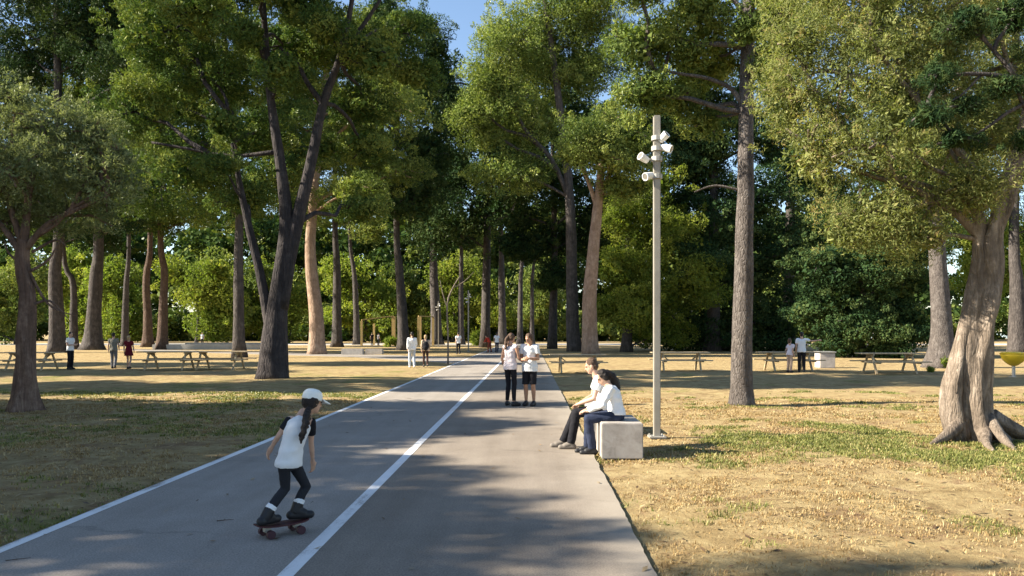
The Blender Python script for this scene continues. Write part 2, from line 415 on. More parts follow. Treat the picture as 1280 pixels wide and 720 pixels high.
# grass blades and dry tufts near the camera
def blades(name, n, region, hmin, hmax, mat, seed, accept, near=1.6):
    r = np.random.default_rng(seed); P = []; A = []; Z = []
    while len(P) < n:
        y = region[2] + (region[3] - region[2]) * r.random() ** near
        x = region[0] + (region[1] - region[0]) * r.random()
        if LX - .06 < x < RX + .03: continue
        if not (-0.72 * y < x < .67 * y): continue
        w = accept(x, y)
        if r.random() > w: continue
        k = r.integers(3, 12); sp = .02 + .07 * r.random() ** 2
        tv = r.random(); z0 = lawn_z(x, y) - .006
        for _ in range(k):
            Z.append(z0)
            P.append((x + r.normal() * sp, y + r.normal() * sp)); A.append(np.clip(tv + r.normal() * .15, 0, 1))
    P = np.array(P[:n]); A = np.array(A[:n]); n = len(P)
    h = r.uniform(hmin, hmax, n) * r.uniform(.5, 1.0, n); th = r.uniform(0, 2*np.pi, n); ln = r.uniform(.2, 1.3, n)
    base = np.stack([P[:, 0], P[:, 1], np.array(Z[:n])], 1)
    d = np.stack([np.cos(th), np.sin(th), np.zeros(n)], 1); s = np.stack([-np.sin(th), np.cos(th), np.zeros(n)], 1)
    wd = (.0014 + .00042 * P[:, 1])[:, None]
    up = np.array([0, 0, 1.0])
    m1 = base + up * (h * .6)[:, None] + d * (h * ln * .3)[:, None]
    tip = base + up * (h * (1.0 - .25 * ln))[:, None] + d * (h * ln)[:, None]
    V = np.stack([base - s * wd, base + s * wd, m1 + s * wd * .7, tip, m1 - s * wd * .7], 1).reshape(-1, 3)
    q = np.arange(n)[:, None] * 5
    T = np.concatenate([q + np.array([0, 1, 2]), q + np.array([0, 2, 4]), q + np.array([4, 2, 3])])
    me = mesh_np(name, V, tris=T, attr=np.repeat(A, 5))
    return tag(link(name, me, mat, None, True), kind='stuff')
BL_STRAW = leaf_mat('straw_blades', [(0, (.25, .16, .07)), (.5, (.42, .30, .14)), (1, (.54, .44, .25))], .25, (1.1, 1, .7), .03)
BL_GREEN = leaf_mat('green_blades', [(0, (.09, .115, .028)), (.5, (.20, .22, .065)), (1, (.42, .38, .15))], .3, (1.1, 1.1, .5), .05)
tag(blades('dry_grass', 110000, (-16, 15, 3.0, 20), .02, .055, BL_STRAW, 3, lambda x, y: min(1, max(.04, .25 + 1.1 * fbm(x, y, .8, 4.0)))), 'dry straw coloured grass across the lawn', 'grass')
tag(blades('green_grass', 95000, (-16, 15, 3.0, 22), .025, .075, BL_GREEN, 4, lambda x, y: green_at(x, y) ** 1.5 * (.65 if x > 0 else .35), 1.05), 'green grass tufts on the lawn beside the path', 'grass')
# fallen leaves on the lawn
def litter():
    r = np.random.default_rng(12); n = 2600
    P = []
    while len(P) < n:
        y = 3 + 15 * r.random() ** 1.4; x = r.uniform(-13, 11)
        if not (-.72 * y < x < .67 * y): continue
        if LX < x < RX and r.random() > .05: continue
        P.append((x, y))
    P = np.array(P); th = r.uniform(0, 6.28, n); L = r.uniform(.018, .05, n)
    on = (P[:, 0] > LX) & (P[:, 0] < RX)
    c = np.stack([P[:, 0], P[:, 1], np.where(on, .024, np.array([lawn_z(x, y) for x, y in P]) + .006 + .02 * r.random(n))], 1)
    d = np.stack([np.cos(th), np.sin(th), r.uniform(-.3, .3, n)], 1) * L[:, None]
    s = np.stack([-np.sin(th), np.cos(th), r.uniform(-.3, .3, n)], 1) * (L * .35)[:, None]
    V = np.stack([c - d, c + s, c + d, c - s], 1).reshape(-1, 3)
    me = mesh_np('fallen_leaves', V, np.arange(n * 4).reshape(-1, 4), np.repeat(r.random(n), 4))
    m = leaf_mat('dead_leaves', [(0, (.08, .05, .03)), (.5, (.22, .14, .07)), (1, (.42, .32, .18))], .1, (1, .9, .6), .05)
    tag(link('fallen_leaves', me, m), 'dry fallen leaves scattered over the lawn', 'leaves', kind='stuff')
litter()
def twigs():
    r = random.Random(8); m = MB()
    for k in range(420):
        y = 3.2 + 20 * r.random() ** 1.5; x = r.uniform(-14, 13)
        if LX - .1 < x < RX + .05 and r.random() > .06: continue
        if not (-.72 * y < x < .67 * y): continue
        on = LX < x < RX; z = .022 if on else lawn_z(x, y) + .008
        a = r.uniform(0, 6.28); L = r.uniform(.04, .22); w = r.uniform(.002, .005)
        p = Vector((x, y, z)); q = p + Vector((math.cos(a) * L, math.sin(a) * L, r.uniform(-.005, .02)))
        mid = p.lerp(q, .5) + Vector((r.uniform(-1, 1), r.uniform(-1, 1), 0)) * L * .12
        m.cone(p, mid, w, w * .8, 5, False); m.cone(mid, q, w * .8, w * .4, 5, False)
        if r.random() < .4: m.cone(mid, mid + Vector((r.uniform(-1, 1), r.uniform(-1, 1), .1)) * L * .3, w * .6, w * .3, 5, False)
    tag(m.build('fallen_twigs', BARK_BROWN, None, False), 'dry twigs dropped on the lawn', 'twigs', kind='stuff')
twigs()

T_ = time.time(); print('T', round(T_ % 10000, 1))
# ------------------------------------------------------------------ trees
def unit(a):
    return a / np.maximum(np.linalg.norm(a, axis=1, keepdims=True), 1e-9)
class Leaves:
    def __init__(s, seed): s.r = np.random.default_rng(seed); s.q = []
    def clump(s, c, rc, n, L, W, tint, flat=.7, updir=.35):
        s.q.append((c[0], c[1], c[2], rc, n, L, W, tint, flat, updir))
    def mesh(s, name):
        me = bpy.data.meshes.new(name); GROW.append((s, me)); return me      # the leaves themselves grow at the end of the script
    def grow(s, me):
        Q = np.array(s.q, float); r = s.r
        Q = np.repeat(Q, Q[:, 4].astype(int), axis=0); n = len(Q)
        d = unit(r.normal(size=(n, 3)))
        p = d * (Q[:, 3] * (.45 + .55 * np.sqrt(r.random(n))))[:, None]; p[:, 2] *= Q[:, 8]
        up = np.zeros((n, 3)); up[:, 2] = Q[:, 9]
        nn = unit(d + r.normal(size=(n, 3)) * .55 + up * .8)             # leaf faces look outward from their clump
        D = unit(np.cross(nn, r.normal(size=(n, 3)))); D = unit(D + d * .55 + up * .5)
        C = Q[:, :3] + p
        L = (Q[:, 5] * r.uniform(.6, 1.35, n))[:, None]; W = (Q[:, 6] * r.uniform(.7, 1.3, n))[:, None]
        A = np.clip(Q[:, 7] + r.normal(size=n) * .16, 0, 1)
        q = unit(np.cross(D, nn)); nn = np.cross(D, q)
        bend = nn * L * r.uniform(-.12, .12, (n, 1))
        V = np.stack([C - D * L * .5, C + q * W * .5 + bend, C + D * L * .5, C - q * W * .5 + bend], 1).reshape(-1, 3)
        global NLEAF; NLEAF += n
        mesh_np('', V, np.arange(n * 4).reshape(-1, 4), np.repeat(A, 4), into=me)
NLEAF = 0; GROW = []
class Wood:
    def __init__(s, seed): s.m = MB(); s.rnd = random.Random(seed); s.seed = seed
    def limb(s, pts, radii, n=10, flare=0.0, lobes=5, wob=.06, sub=3, flareh=.6, gnarl=0.0):
        pts = [Vector(p) for p in pts]
        # catmull subdivision
        P = []; R = []
        for i in range(len(pts) - 1):
            p0 = pts[max(i-1, 0)]; p1 = pts[i]; p2 = pts[i+1]; p3 = pts[min(i+2, len(pts)-1)]
            for k in range(sub):
                t = k / sub
                P.append(.5 * ((2*p1) + (p2-p0)*t + (2*p0-5*p1+4*p2-p3)*t*t + (3*p1-p0-3*p2+p3)*t**3))
                R.append(radii[i] * (1-t) + radii[i+1] * t)
        P.append(pts[-1]); R.append(radii[-1])
        rings = []; u = None; ph = s.rnd.uniform(0, 6.28); sd = s.rnd.uniform(0, 50)
        for i, p in enumerate(P):
            d = (P[min(i+1, len(P)-1)] - P[max(i-1, 0)]).normalized()
            if u is None: u = d.orthogonal().normalized()
            u = (u - d * u.dot(d)).normalized(); w = d.cross(u)
            ring = []
            for k in range(n):
                a = 2 * math.pi * k / n
                r = R[i] * (1 + wob * noise.noise(Vector((math.cos(a)*1.5 + sd, math.sin(a)*1.5, p.z * 1.2 / max(.3, R[0] * 4)))) * 2)
                if gnarl: 
                    tw = p.z * 1.1
                    r *= 1 + gnarl * (math.cos(3 * (a + tw) + ph) * .6 + math.cos(5 * a - tw * .7 + ph * 2) * .4 + .8 * noise.noise(Vector((math.cos(a) * 1.2, math.sin(a) * 1.2 + sd, p.z * 2.2))))
                if flare:
                    e = math.exp(-max(0, p.z) / flareh)
                    r *= 1 + flare * e * (.45 + .75 * max(0, math.cos(lobes * a + ph + .6 * math.sin(2*a + ph))) ** 1.3)
                ring.append(p + (u * math.cos(a) + w * math.sin(a)) * r)
            rings.append(ring)
        s.m.rings(rings)
        return P
    def sag(s, a, b, ra, rb, up=.15, n=6, kink=.06):
        a = Vector(a); b = Vector(b); L = (b - a).length
        pts = [a]
        for k in (1, 2, 3):
            t = k / 4
            q = a.lerp(b, t) + Vector((s.rnd.uniform(-1, 1), s.rnd.uniform(-1, 1), s.rnd.uniform(-1, 1))) * L * kink
            q.z += up * L * math.sin(t * math.pi) 
            pts.append(q)
        pts.append(b)
        s.limb(pts, [ra, ra*.8 + rb*.2, (ra+rb)/2, ra*.3 + rb*.7, rb], n=n, sub=2)
def polypoint(pts, z):
    for a, b in zip(pts, pts[1:]):
        if a.z <= z <= b.z and b.z > a.z: return a.lerp(b, (z - a.z) / (b.z - a.z))
    return pts[-1].copy() if z > pts[-1].z else pts[0].copy()

def tree(name, label, Y, stems, lobes, bark, leafmat, seed, cat='tree', group=None, rc=None, leaf=(.16, .05), dens=1.0, perc=330,
         flare=.7, flat=.7, lobe_n=5, gnarl=0.0, flareh=.6, updir=.35, twigs=6, limb_r=.12, taper=1.0, core=6, sprig=.7, tint=(.15, .85), ring=14, extra=None):
    """stems: list of (list of (px,py[,dY]), w_base px, w_top px, flare?) in photo pixels at depth Y; lobes: (px,py,rx,ry[,dY[,depth radius]])"""
    rnd = random.Random(seed); W = Wood(seed); LV = Leaves(seed)
    b = stems[0][0][0]; base = at(b[0], b[1], Y); base.z = 0
    o = empty(name, base, 0, label, cat, group)
    polys = []
    for i, st in enumerate(stems):
        pts = [at(p[0], p[1], Y) + Vector((0, p[2] if len(p) > 2 else 0, 0)) - base for p in st[0]]
        if i == 0: pts[0].z = -.1
        r0 = st[1] * Y / F / 2; r1 = st[2] * Y / F / 2
        n = len(pts); rad = [r1 + (r0 - r1) * (1 - k / (n - 1)) ** taper for k in range(n)]
        W.limb(pts, rad, n=(ring if i == 0 else 12), flare=flare if i == 0 else 0, lobes=lobe_n, gnarl=gnarl, flareh=flareh, sub=4)
        polys.append((pts, r0, r1))
    s = Y / F
    rc0 = rc if rc else max(.42, .0185 * Y)
    for lb in lobes:
        c = at(lb[0], lb[1], Y) - base; dy = lb[4] if len(lb) > 4 else rnd.uniform(-.3, .3) * lb[2] * s * 2
        c.y += dy
        rx, rz = lb[2] * s, lb[3] * s; ry = lb[5] if len(lb) > 5 else (rx + rz) / 2
        # limb from the nearest stem
        best = min(((polypoint(p, max(p[0].z, c.z - .35 * abs(c.x - p[0].x) - .5)), p, r0) for p, r0, r1 in polys), key=lambda q: (q[0] - c).length)
        if twigs:
            lr = min(limb_r * 1.0, .02 + .022 * (best[0] - c).length)
            W.sag(best[0], c, lr, lr * .45, up=.06)
        n = max(5, int(dens * 4.2 * (rx * rz + rx * ry + ry * rz) / 3 / rc0 ** 2 * .9))
        cl = []
        for k in range(n):
            d = Vector((rnd.gauss(0, 1), rnd.gauss(0, 1), rnd.gauss(0, 1))).normalized()
            f = rnd.uniform(.45, 1.0) ** .7
            p = c + Vector((d.x * rx, d.y * ry, d.z * rz)) * f
            if p.z < .35: continue
            rr = rc0 * rnd.choice((.55, .7, .85, 1.0, 1.25)); cl.append((p, rr))
            t = rnd.uniform(*tint)
            LV.clump(p, rr, int(perc * (rr / rc0) ** 2), leaf[0], leaf[1], t, flat, updir)
        for k in range(core):
            d = Vector((rnd.gauss(0, 1), rnd.gauss(0, 1), rnd.gauss(0, 1))).normalized() * rnd.uniform(.1, .62)
            LV.clump(c + Vector((d.x * rx, d.y * ry, d.z * rz)), (rx + rz) * .30, 110, leaf[0] * 1.5, leaf[1] * 2.6, rnd.uniform(*tint), .8, updir)
        for k in range(int(n * sprig)):
            d = Vector((rnd.gauss(0, 1), rnd.gauss(0, 1), rnd.gauss(0, 1))).normalized()
            if d.z < -.5: continue
            p = c + Vector((d.x * rx, d.y * ry, d.z * rz)) * rnd.uniform(1.0, 1.28)
            for q in range(3): LV.clump(p + d * rc0 * .25 * q, rc0 * (.34 - .07 * q), int(perc * .07), leaf[0], leaf[1], rnd.uniform(.4, 1), 1.0, updir + .3)
        for p, rr in rnd.sample(cl, min(twigs, len(cl))):
            W.sag(c, p, .035 + .0004 * Y, .012 + .0002 * Y, up=.05, n=5)
    if extra: extra(W, LV, base)
    link('trunk', W.m.mesh('trunk'), bark, o)
    link('crown', LV.mesh('crown'), leafmat, o, smooth=False)
    return o
def auto_lobes(seed, cx, ytop, ybot, hw, n, sz=(.32, .5)):
    r = random.Random(seed * 7 + 1); L = []
    for k in range(n):
        t = (k + .5) / n; y = ybot + (ytop - ybot) * t
        w = hw * (1.0 - .75 * max(0, t - .45)) * (.75 + .5 * r.random())
        x = cx + (-1 if k % 2 else 1) * w * r.uniform(.15, .75)
        rx = hw * r.uniform(*sz); L.append((x, y + r.uniform(-10, 10), rx, rx * r.uniform(.5, .75)))
    return L

# --- the tall pine grove
GP = 'tall pines of the grove'
def pine(label, px, by, w, cx, ytop, ybot, hw, n, bark, lm, seed, lean=0.0, mids=None, **kw):
    Y = CAMZ * F / (by - HY)
    ytop = max(ytop, HY - 33.0 / Y * F)
    top = (cx + (px - cx) * .3, ytop + 15)
    jr = random.Random(seed); wj = min(w, 14); j1 = jr.uniform(-1, 1) * wj * .3; j2 = jr.uniform(-1, 1) * wj * .45
    st = [(px, by)] + (mids or [(px + (cx - px) * .06 + j1 * .4, by + (ybot - by) * .3), (px + (cx - px) * .2 + lean + j1, by + (ybot - by) * .62), (px + (cx - px) * .45 + j2, ybot)]) + [top]
    kw.setdefault('leaf', (max(.17, .0044 * Y), max(.042, .0011 * Y)))
    return tree('pine_tree', label, Y, [(st, w * .86, w * .30)], auto_lobes(seed, cx, ytop, ybot, hw, n), bark, lm, seed, 'tree', GP,
                limb_r=.16, flare=.6, flareh=.7, **kw)

# twin-stemmed pine
tree('pine_tree', 'dark pine forking low into several tall stems near the edge of the left lawn', 29.0, [
    ([(340, 473), (343, 425), (347, 375), (358, 290), (352, 215), (338, 120), (330, 20), (325, -70)], 37, 6),
    ([(349, 385), (366, 300), (387, 210), (404, 130), (425, 70), (440, 0), (446, -70)], 22, 5),
    ([(340, 425), (327, 350), (309, 275), (297, 215), (285, 140)], 15, 6),
    ([(404, 130), (385, 105), (372, 80), (350, 60)], 8, 4),
    ([(425, 70), (455, 30), (475, 0)], 8, 4),
    ([(345, 190), (290, 195), (235, 186), (190, 178)], 6, 3),
    ], [(330, 25, 60, 40, 2.5), (250, 80, 60, 42, 1), (420, 30, 55, 40, 2), (285, 140, 48, 30, 3), (430, 105, 48, 26, 3), (195, 30, 60, 45), (470, 75, 35, 25), (478, 15, 44, 32, 2), (500, 60, 34, 28, 3),
        (340, -60, 150, 60), (215, 200, 55, 26, 2), (440, 160, 42, 22, 3), (150, 130, 55, 38, 1), (280, 240, 40, 22, 2), (420, 240, 36, 20, 4), (375, 160, 30, 18, 3), (325, 60, 26, 18, -1.5), (365, 100, 26, 15, -1.2), (300, 165, 28, 15, -1.2), (420, 55, 30, 18, -1.5), (345, 5, 40, 20, -2), (290, 215, 24, 12, -1), (395, 20, 40, 20, -1), (260, 25, 40, 24, -1)],
    BARK_DARK, NEEDLE, 11, group=GP, taper=1.7, flare=.25, flareh=.5, dens=1.0, leaf=(.15, .045), limb_r=.10)
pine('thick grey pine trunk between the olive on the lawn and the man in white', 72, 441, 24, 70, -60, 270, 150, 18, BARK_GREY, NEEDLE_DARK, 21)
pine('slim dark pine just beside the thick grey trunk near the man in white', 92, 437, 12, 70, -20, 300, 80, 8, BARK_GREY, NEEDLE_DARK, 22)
pine('broad grey pine trunk standing beyond the white-shirted man', 116, 437.5, 25, 120, -10, 285, 110, 13, BARK_GREY, NEEDLE, 23)
pine('thin straight pine between the broad grey trunk and the reddish pair', 156, 433, 11, 160, 60, 300, 60, 7, BARK_GREY, NEEDLE_OLIVE, 24)
pine('reddish-barked pine, the one on the olive side of a close pair', 185, 434, 14, 180, 50, 290, 70, 8, BARK_BROWN, NEEDLE, 25)
pine('grey-brown pine leaning close to its reddish neighbour', 203, 437, 15, 205, 0, 280, 100, 12, BARK_BROWN, NEEDLE_OLIVE, 26)
pine('slender dark pine behind the long picnic table end', 299, 447, 17, 260, -60, 250, 145, 18, BARK_GREY, NEEDLE, 27, mids=[(298, 330), (297, 230)])
pine('thick pine with pale orange-tan peeling bark', 397, 443, 24, 420, 20, 255, 115, 13, BARK_TAN, NEEDLE_OLIVE, 28, mids=[(395, 390), (388, 320), (392, 250)])
pine('dark pine right beside the tan peeling trunk', 421, 434, 15, 420, 10, 270, 85, 9, BARK_GREY, NEEDLE_OLIVE, 29)
pine('thin pine leaning over towards the timber frame', 446, 431, 10, 430, 100, 290, 60, 7, BARK_GREY, NEEDLE_OLIVE, 30)
pine('straight dark pine standing in front of the timber frame', 505, 438, 17, 495, 0, 270, 100, 16, BARK_GREY, NEEDLE_DARK, 31)
pine('stout pine beyond the bare sapling', 546, 431, 18, 545, 60, 290, 70, 8, BARK_GREY, NEEDLE_DARK, 32)
pine('narrow pine behind the far lamp post', 576, 431, 10, 575, 110, 300, 55, 6, BARK_GREY, NEEDLE, 33)
pine('dark pine beyond the far end of the path', 628, 431, 13, 622, 90, 290, 60, 8, BARK_GREY, NEEDLE_DARK, 34)
pine('slim grey pine rising above the two standing women', 650, 430, 9, 655, 110, 290, 50, 6, BARK_GREY, NEEDLE, 35)
pine('skinniest pine to the bench side of the standing women', 665, 431, 7, 672, 130, 290, 45, 6, BARK_GREY, NEEDLE, 36)
tree('pine_tree', 'towering dark-trunked pine with the widest crown above the path', 70.0, [
    ([(718, 439.6), (715, 380), (714, 300), (710, 220), (695, 100), (680, -10)], 18, 6),
    ([(712, 250), (690, 200), (655, 160), (640, 120)], 7, 3)],
    [(690, 10, 70, 40), (640, 60, 48, 38), (740, 50, 50, 38), (690, 90, 60, 36), (630, 130, 42, 30), (600, 165, 34, 22), (660, 155, 44, 28), (640, 215, 50, 30), (720, 0, 60, 40), (610, 100, 32, 26), (660, 40, 50, 36), (590, 140, 24, 18), (740, 85, 36, 24)],
    BARK_GREY, NEEDLE_OLIVE, 37, group=GP, leaf=(.23, .085), limb_r=.2, flare=.3, dens=1.45)
tree('pine_tree', 'umbrella pine with sunlit tan trunk and small round crown beside the tall lamp', 57.0, [
    ([(738, 445), (737, 380), (742, 310), (748, 250), (752, 205)], 20, 9),
    ([(747, 262), (735, 225), (722, 195)], 7, 3), ([(749, 245), (765, 215), (785, 195)], 7, 3)],
    [(735, 185, 42, 30, -3), (775, 172, 40, 30, -2), (800, 200, 30, 26, -1), (714, 200, 26, 22, -2), (755, 210, 40, 22, -3), (765, 235, 26, 14, -1), (790, 235, 24, 16, 0), (748, 165, 34, 18, 0)],
    BARK_TAN, NEEDLE_OLIVE, 38, group=GP, leaf=(.2, .07), dens=1.15, limb_r=.2, flare=.25)
# pine on the right lawn
tree('pine_tree', 'straight grey pine on the sunny lawn behind the tall lamp post', 18.1, [
    ([(927, 507), (927, 440), (930, 330), (932, 220), (933, 110), (936, 0), (938, -120)], 28, 13),
    ([(932, 140), (915, 112), (885, 98), (850, 92), (815, 85)], 7, 3), ([(935, 20), (905, -10), (860, -30)], 7, 3), ([(932, 240), (895, 232), (868, 240)], 4, 1.5), ([(934, 60), (970, 20), (1010, 0)], 6, 3)],
    [(860, 35, 70, 42, .8), (800, 50, 40, 42, .2), (810, 115, 42, 34, .3), (860, 110, 42, 26, .9), (900, 60, 40, 30, 1.1), (880, 10, 50, 30), (790, -10, 50, 30), (975, 10, 42, 32, .5), (960, 60, 30, 26, 1.2), (895, 140, 26, 18, .9), (940, -90, 140, 60, 1), (945, 5, 36, 22, -.8), (925, 55, 22, 15, -.7), (958, 95, 20, 14, -.4)],
    BARK_PLATE, NEEDLE_OLIVE, 39, group=GP, flare=.5, flareh=.18, rc=.40, leaf=(.11, .032), perc=260, dens=1.1, limb_r=.07, lobe_n=6)
pine('massive pine with half its trunk in sun beyond the yellow bin', 1176, 460, 34, 1150, -80, 270, 110, 12, BARK_PLATE, NEEDLE, 40, mids=[(1177, 420), (1175, 360), (1170, 290), (1165, 200)])
pine('dark massive pine trunk behind the twisted sunny olive', 1272, 442, 26, 1270, -40, 290, 90, 10, BARK_GREY, NEEDLE_DARK, 41)
# bough of the shaded pine reaching in at the upper right
tree('pine_tree', 'shaded pine whose dark boughs hang into the upper right corner', 10.2, [
    ([(1480, 620), (1482, 400), (1486, 200), (1490, 0), (1494, -150)], 40, 20),
    ([(1486, 190), (1420, 130), (1340, 112), (1270, 98), (1215, 92), (1165, 98)], 12, 3),
    ([(1270, 98), (1235, 55), (1200, 30)], 5, 2), ([(1486, 250), (1400, 165), (1320, 122), (1270, 135), (1225, 165), (1190, 178)], 9, 2),
    ([(1340, 112), (1290, 50), (1275, 10)], 6, 2), ([(1225, 95), (1200, 120), (1160, 140)], 3, 1.5)],
    [(1170, 95, 18, 18, 0, .3), (1205, 30, 26, 15, 0, .4), (1160, 145, 18, 13, 0, .3), (1200, 175, 28, 8, 0, .3), (1270, 15, 34, 18, 0, .4), (1290, 175, 24, 10, 0, .3), (1210, 130, 18, 10, .1, .3), (1330, 60, 40, 30, 0, .5), (1420, 60, 70, 60, 0, .8), (1250, 110, 20, 9, 0, .25)],
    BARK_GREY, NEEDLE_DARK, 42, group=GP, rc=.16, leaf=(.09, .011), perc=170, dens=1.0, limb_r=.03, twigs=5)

# --- olives
def olive_extra(W, LV, base):
    for a, b, m in [((32, 330), (95, 395), (60, 380)), ((34, 385), (88, 402), (62, 376)), ((36, 340), (75, 300), (60, 325)), ((40, 315), (85, 310), (70, 300)), ((30, 330), (5, 300), (12, 318))]:
        A, B, Mm = [at(p[0], p[1], 17.0) - base for p in (a, b, m)]
        W.limb([A, Mm, B], [.035, .025, .008], n=6, sub=4)
tree('olive_tree', 'grey-leaved olive with twisted trunk on the shaded left lawn', 17.0, [
    ([(28, 514), (33, 470), (31, 420), (35, 370), (27, 330), (30, 300)], 24, 14),
    ([(30, 312), (60, 280), (100, 260), (135, 245)], 9, 3), ([(29, 320), (0, 280), (-40, 240)], 10, 3), ([(30, 305), (35, 250), (50, 180)], 12, 3), ([(29, 310), (10, 250), (-10, 170)], 9, 3)],
    [(10, 190, 75, 55, 0), (85, 205, 62, 50, .4), (135, 230, 38, 42, 0), (40, 150, 70, 36, .3), (-55, 190, 70, 75, 0), (55, 262, 70, 28, .8), (110, 165, 34, 25, .2), (150, 195, 20, 20), (5, 118, 34, 22), (-10, 270, 55, 26, .5), (30, 220, 70, 40, -.6)],
    BARK_REDDISH, LEAF_OLIVE, 51, sprig=1.3, core=3, rc=.25, leaf=(.085, .02), perc=130, dens=.95, flare=.9, flareh=.28, gnarl=.16, lobe_n=6, flat=.9, updir=.6, limb_r=.05, ring=30, extra=olive_extra)
def roots(W, LV, base):
    r = random.Random(5)
    for (x1, y1), (x2, y2), w in [((1203, 522), (1160, 556), 10), ((1234, 522), (1272, 563), 10), ((1240, 520), (1320, 549), 10), ((1226, 528), (1246, 564), 8), ((1200, 518), (1170, 546), 8)]:
        A = at(x1, y1, 12.3) - base; X, Yg = gx(x2, y2); B = Vector((X, Yg, lawn_z(X, Yg) - .03)) - base
        M1 = A.lerp(B, .35); M1.z = A.z * .42; M2 = A.lerp(B, .68) + Vector((r.uniform(-.06, .06), r.uniform(-.06, .06), 0)); M2.z = A.z * .07 + .02
        W.limb([A, M1, M2, B], [w * .0123 * 1.0, w * .0123 * .85, w * .0123 * .5, w * .0123 * .15], n=10, sub=5, wob=.2)
tree('olive_tree', 'big golden-green olive with pale gnarled leaning trunk on the sunny lawn', 12.3, [
    ([(1226, 551), (1218, 510), (1219, 450), (1228, 400), (1238, 350), (1240, 300), (1256, 250), (1275, 190), (1290, 120)], 40, 15),
    ([(1198, 549), (1190, 505), (1199, 450), (1212, 395), (1223, 340), (1224, 285), (1215, 250)], 26, 13),
    ([(1228, 300), (1190, 262), (1140, 235), (1090, 220), (1040, 200)], 12, 3),
    ([(1250, 255), (1200, 190), (1150, 130), (1110, 80)], 12, 4), ([(1216, 252), (1180, 240), (1150, 280)], 8, 3), ([(1275, 200), (1330, 150), (1380, 100)], 12, 4)],
    [(1060, 95, 95, 60, 0), (1000, 110, 50, 55, .2), (1010, 190, 52, 40, 0), (1090, 190, 80, 50, -.4), (1110, 30, 90, 50, .3), (1180, 60, 80, 60, .6), (1160, 150, 80, 50, .4), (1100, 265, 70, 42, 0), (1060, 290, 28, 26, 0),
     (1000, 50, 40, 40, .2), (1300, 60, 110, 90, .8), (1190, 240, 55, 36, -.2), (1140, 300, 38, 20, -.2), (1240, 150, 80, 60, .9), (1320, 170, 80, 60, .4), (1230, -20, 130, 50, .3), (1060, -30, 110, 45, .3), (1260, 235, 50, 30, .6)],
    BARK_SPLIT, LEAF_WILLOW, 52, sprig=.9, rc=.30, leaf=(.072, .015), perc=250, dens=1.25, flare=.6, flareh=.22, gnarl=.27, lobe_n=5, flat=.95, updir=.15, limb_r=.04, ring=30, extra=roots, tint=(.1, .9))

# --- dense dark trees and bushes in the middle distance
GB = 'bushy trees at the far side of the park'
def bushy(name, label, px, by, w, lobes, bark, lm, seed, group=GB, **kw):
    Y = CAMZ * F / (by - HY)
    top = min(l[1] for l in lobes) + 30
    kw.setdefault('leaf', (max(.15, .0036 * Y), max(.06, .0017 * Y)))
    return tree(name, label, Y, [([(px, by), (px + 3, (by + top) / 2), (px, top)], w, w * .3)], lobes, bark, lm, seed, 'tree', group, flare=.3, limb_r=.16, **kw)
bushy('broadleaf_tree', 'dense green tree with its lit side by the tall lamp', 783, 440, 14,
      [(800, 270, 45, 38), (785, 330, 40, 36), (835, 300, 45, 42), (800, 385, 48, 34), (850, 360, 45, 38), (770, 385, 26, 26), (830, 415, 40, 18), (815, 235, 36, 26), (765, 345, 22, 28)], BARK_GREY, LEAF_BRIGHT, 61, dens=1.1)
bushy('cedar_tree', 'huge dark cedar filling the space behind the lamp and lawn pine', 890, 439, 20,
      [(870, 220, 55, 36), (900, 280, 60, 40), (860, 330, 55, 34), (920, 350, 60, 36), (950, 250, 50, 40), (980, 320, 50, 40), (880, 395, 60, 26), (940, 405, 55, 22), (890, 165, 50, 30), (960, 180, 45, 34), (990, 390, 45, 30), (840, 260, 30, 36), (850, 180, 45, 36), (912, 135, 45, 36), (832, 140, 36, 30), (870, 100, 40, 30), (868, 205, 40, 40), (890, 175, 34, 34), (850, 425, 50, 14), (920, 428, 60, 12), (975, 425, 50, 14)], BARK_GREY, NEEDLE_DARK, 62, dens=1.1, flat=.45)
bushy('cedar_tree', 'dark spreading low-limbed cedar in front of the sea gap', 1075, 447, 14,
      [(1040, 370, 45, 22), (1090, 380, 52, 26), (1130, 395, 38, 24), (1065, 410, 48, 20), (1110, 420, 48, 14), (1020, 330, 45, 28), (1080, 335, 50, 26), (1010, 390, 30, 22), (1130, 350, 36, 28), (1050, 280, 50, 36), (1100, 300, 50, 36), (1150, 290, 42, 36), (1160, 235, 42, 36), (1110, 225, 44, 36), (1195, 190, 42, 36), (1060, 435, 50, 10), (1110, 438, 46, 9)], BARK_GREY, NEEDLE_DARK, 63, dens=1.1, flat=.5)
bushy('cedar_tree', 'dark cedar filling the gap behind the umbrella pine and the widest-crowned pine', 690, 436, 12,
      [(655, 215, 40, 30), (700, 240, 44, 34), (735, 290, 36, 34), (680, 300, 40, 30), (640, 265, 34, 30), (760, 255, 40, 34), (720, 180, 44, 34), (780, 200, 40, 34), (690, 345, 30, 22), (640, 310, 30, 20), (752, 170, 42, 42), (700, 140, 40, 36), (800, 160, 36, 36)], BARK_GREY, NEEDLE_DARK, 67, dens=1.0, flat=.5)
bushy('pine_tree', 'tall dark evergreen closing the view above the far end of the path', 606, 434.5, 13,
      [(560, 150, 40, 36), (575, 220, 44, 36), (620, 110, 40, 36), (610, 180, 44, 38), (660, 85, 44, 34), (700, 90, 44, 34), (650, 150, 44, 36), (560, 290, 40, 34), (600, 270, 44, 34), (540, 210, 36, 36), (730, 150, 40, 40), (550, 95, 34, 30), (640, 225, 44, 34)], BARK_GREY, NEEDLE_DARK, 68, group=GP, dens=1.0, flat=.6)
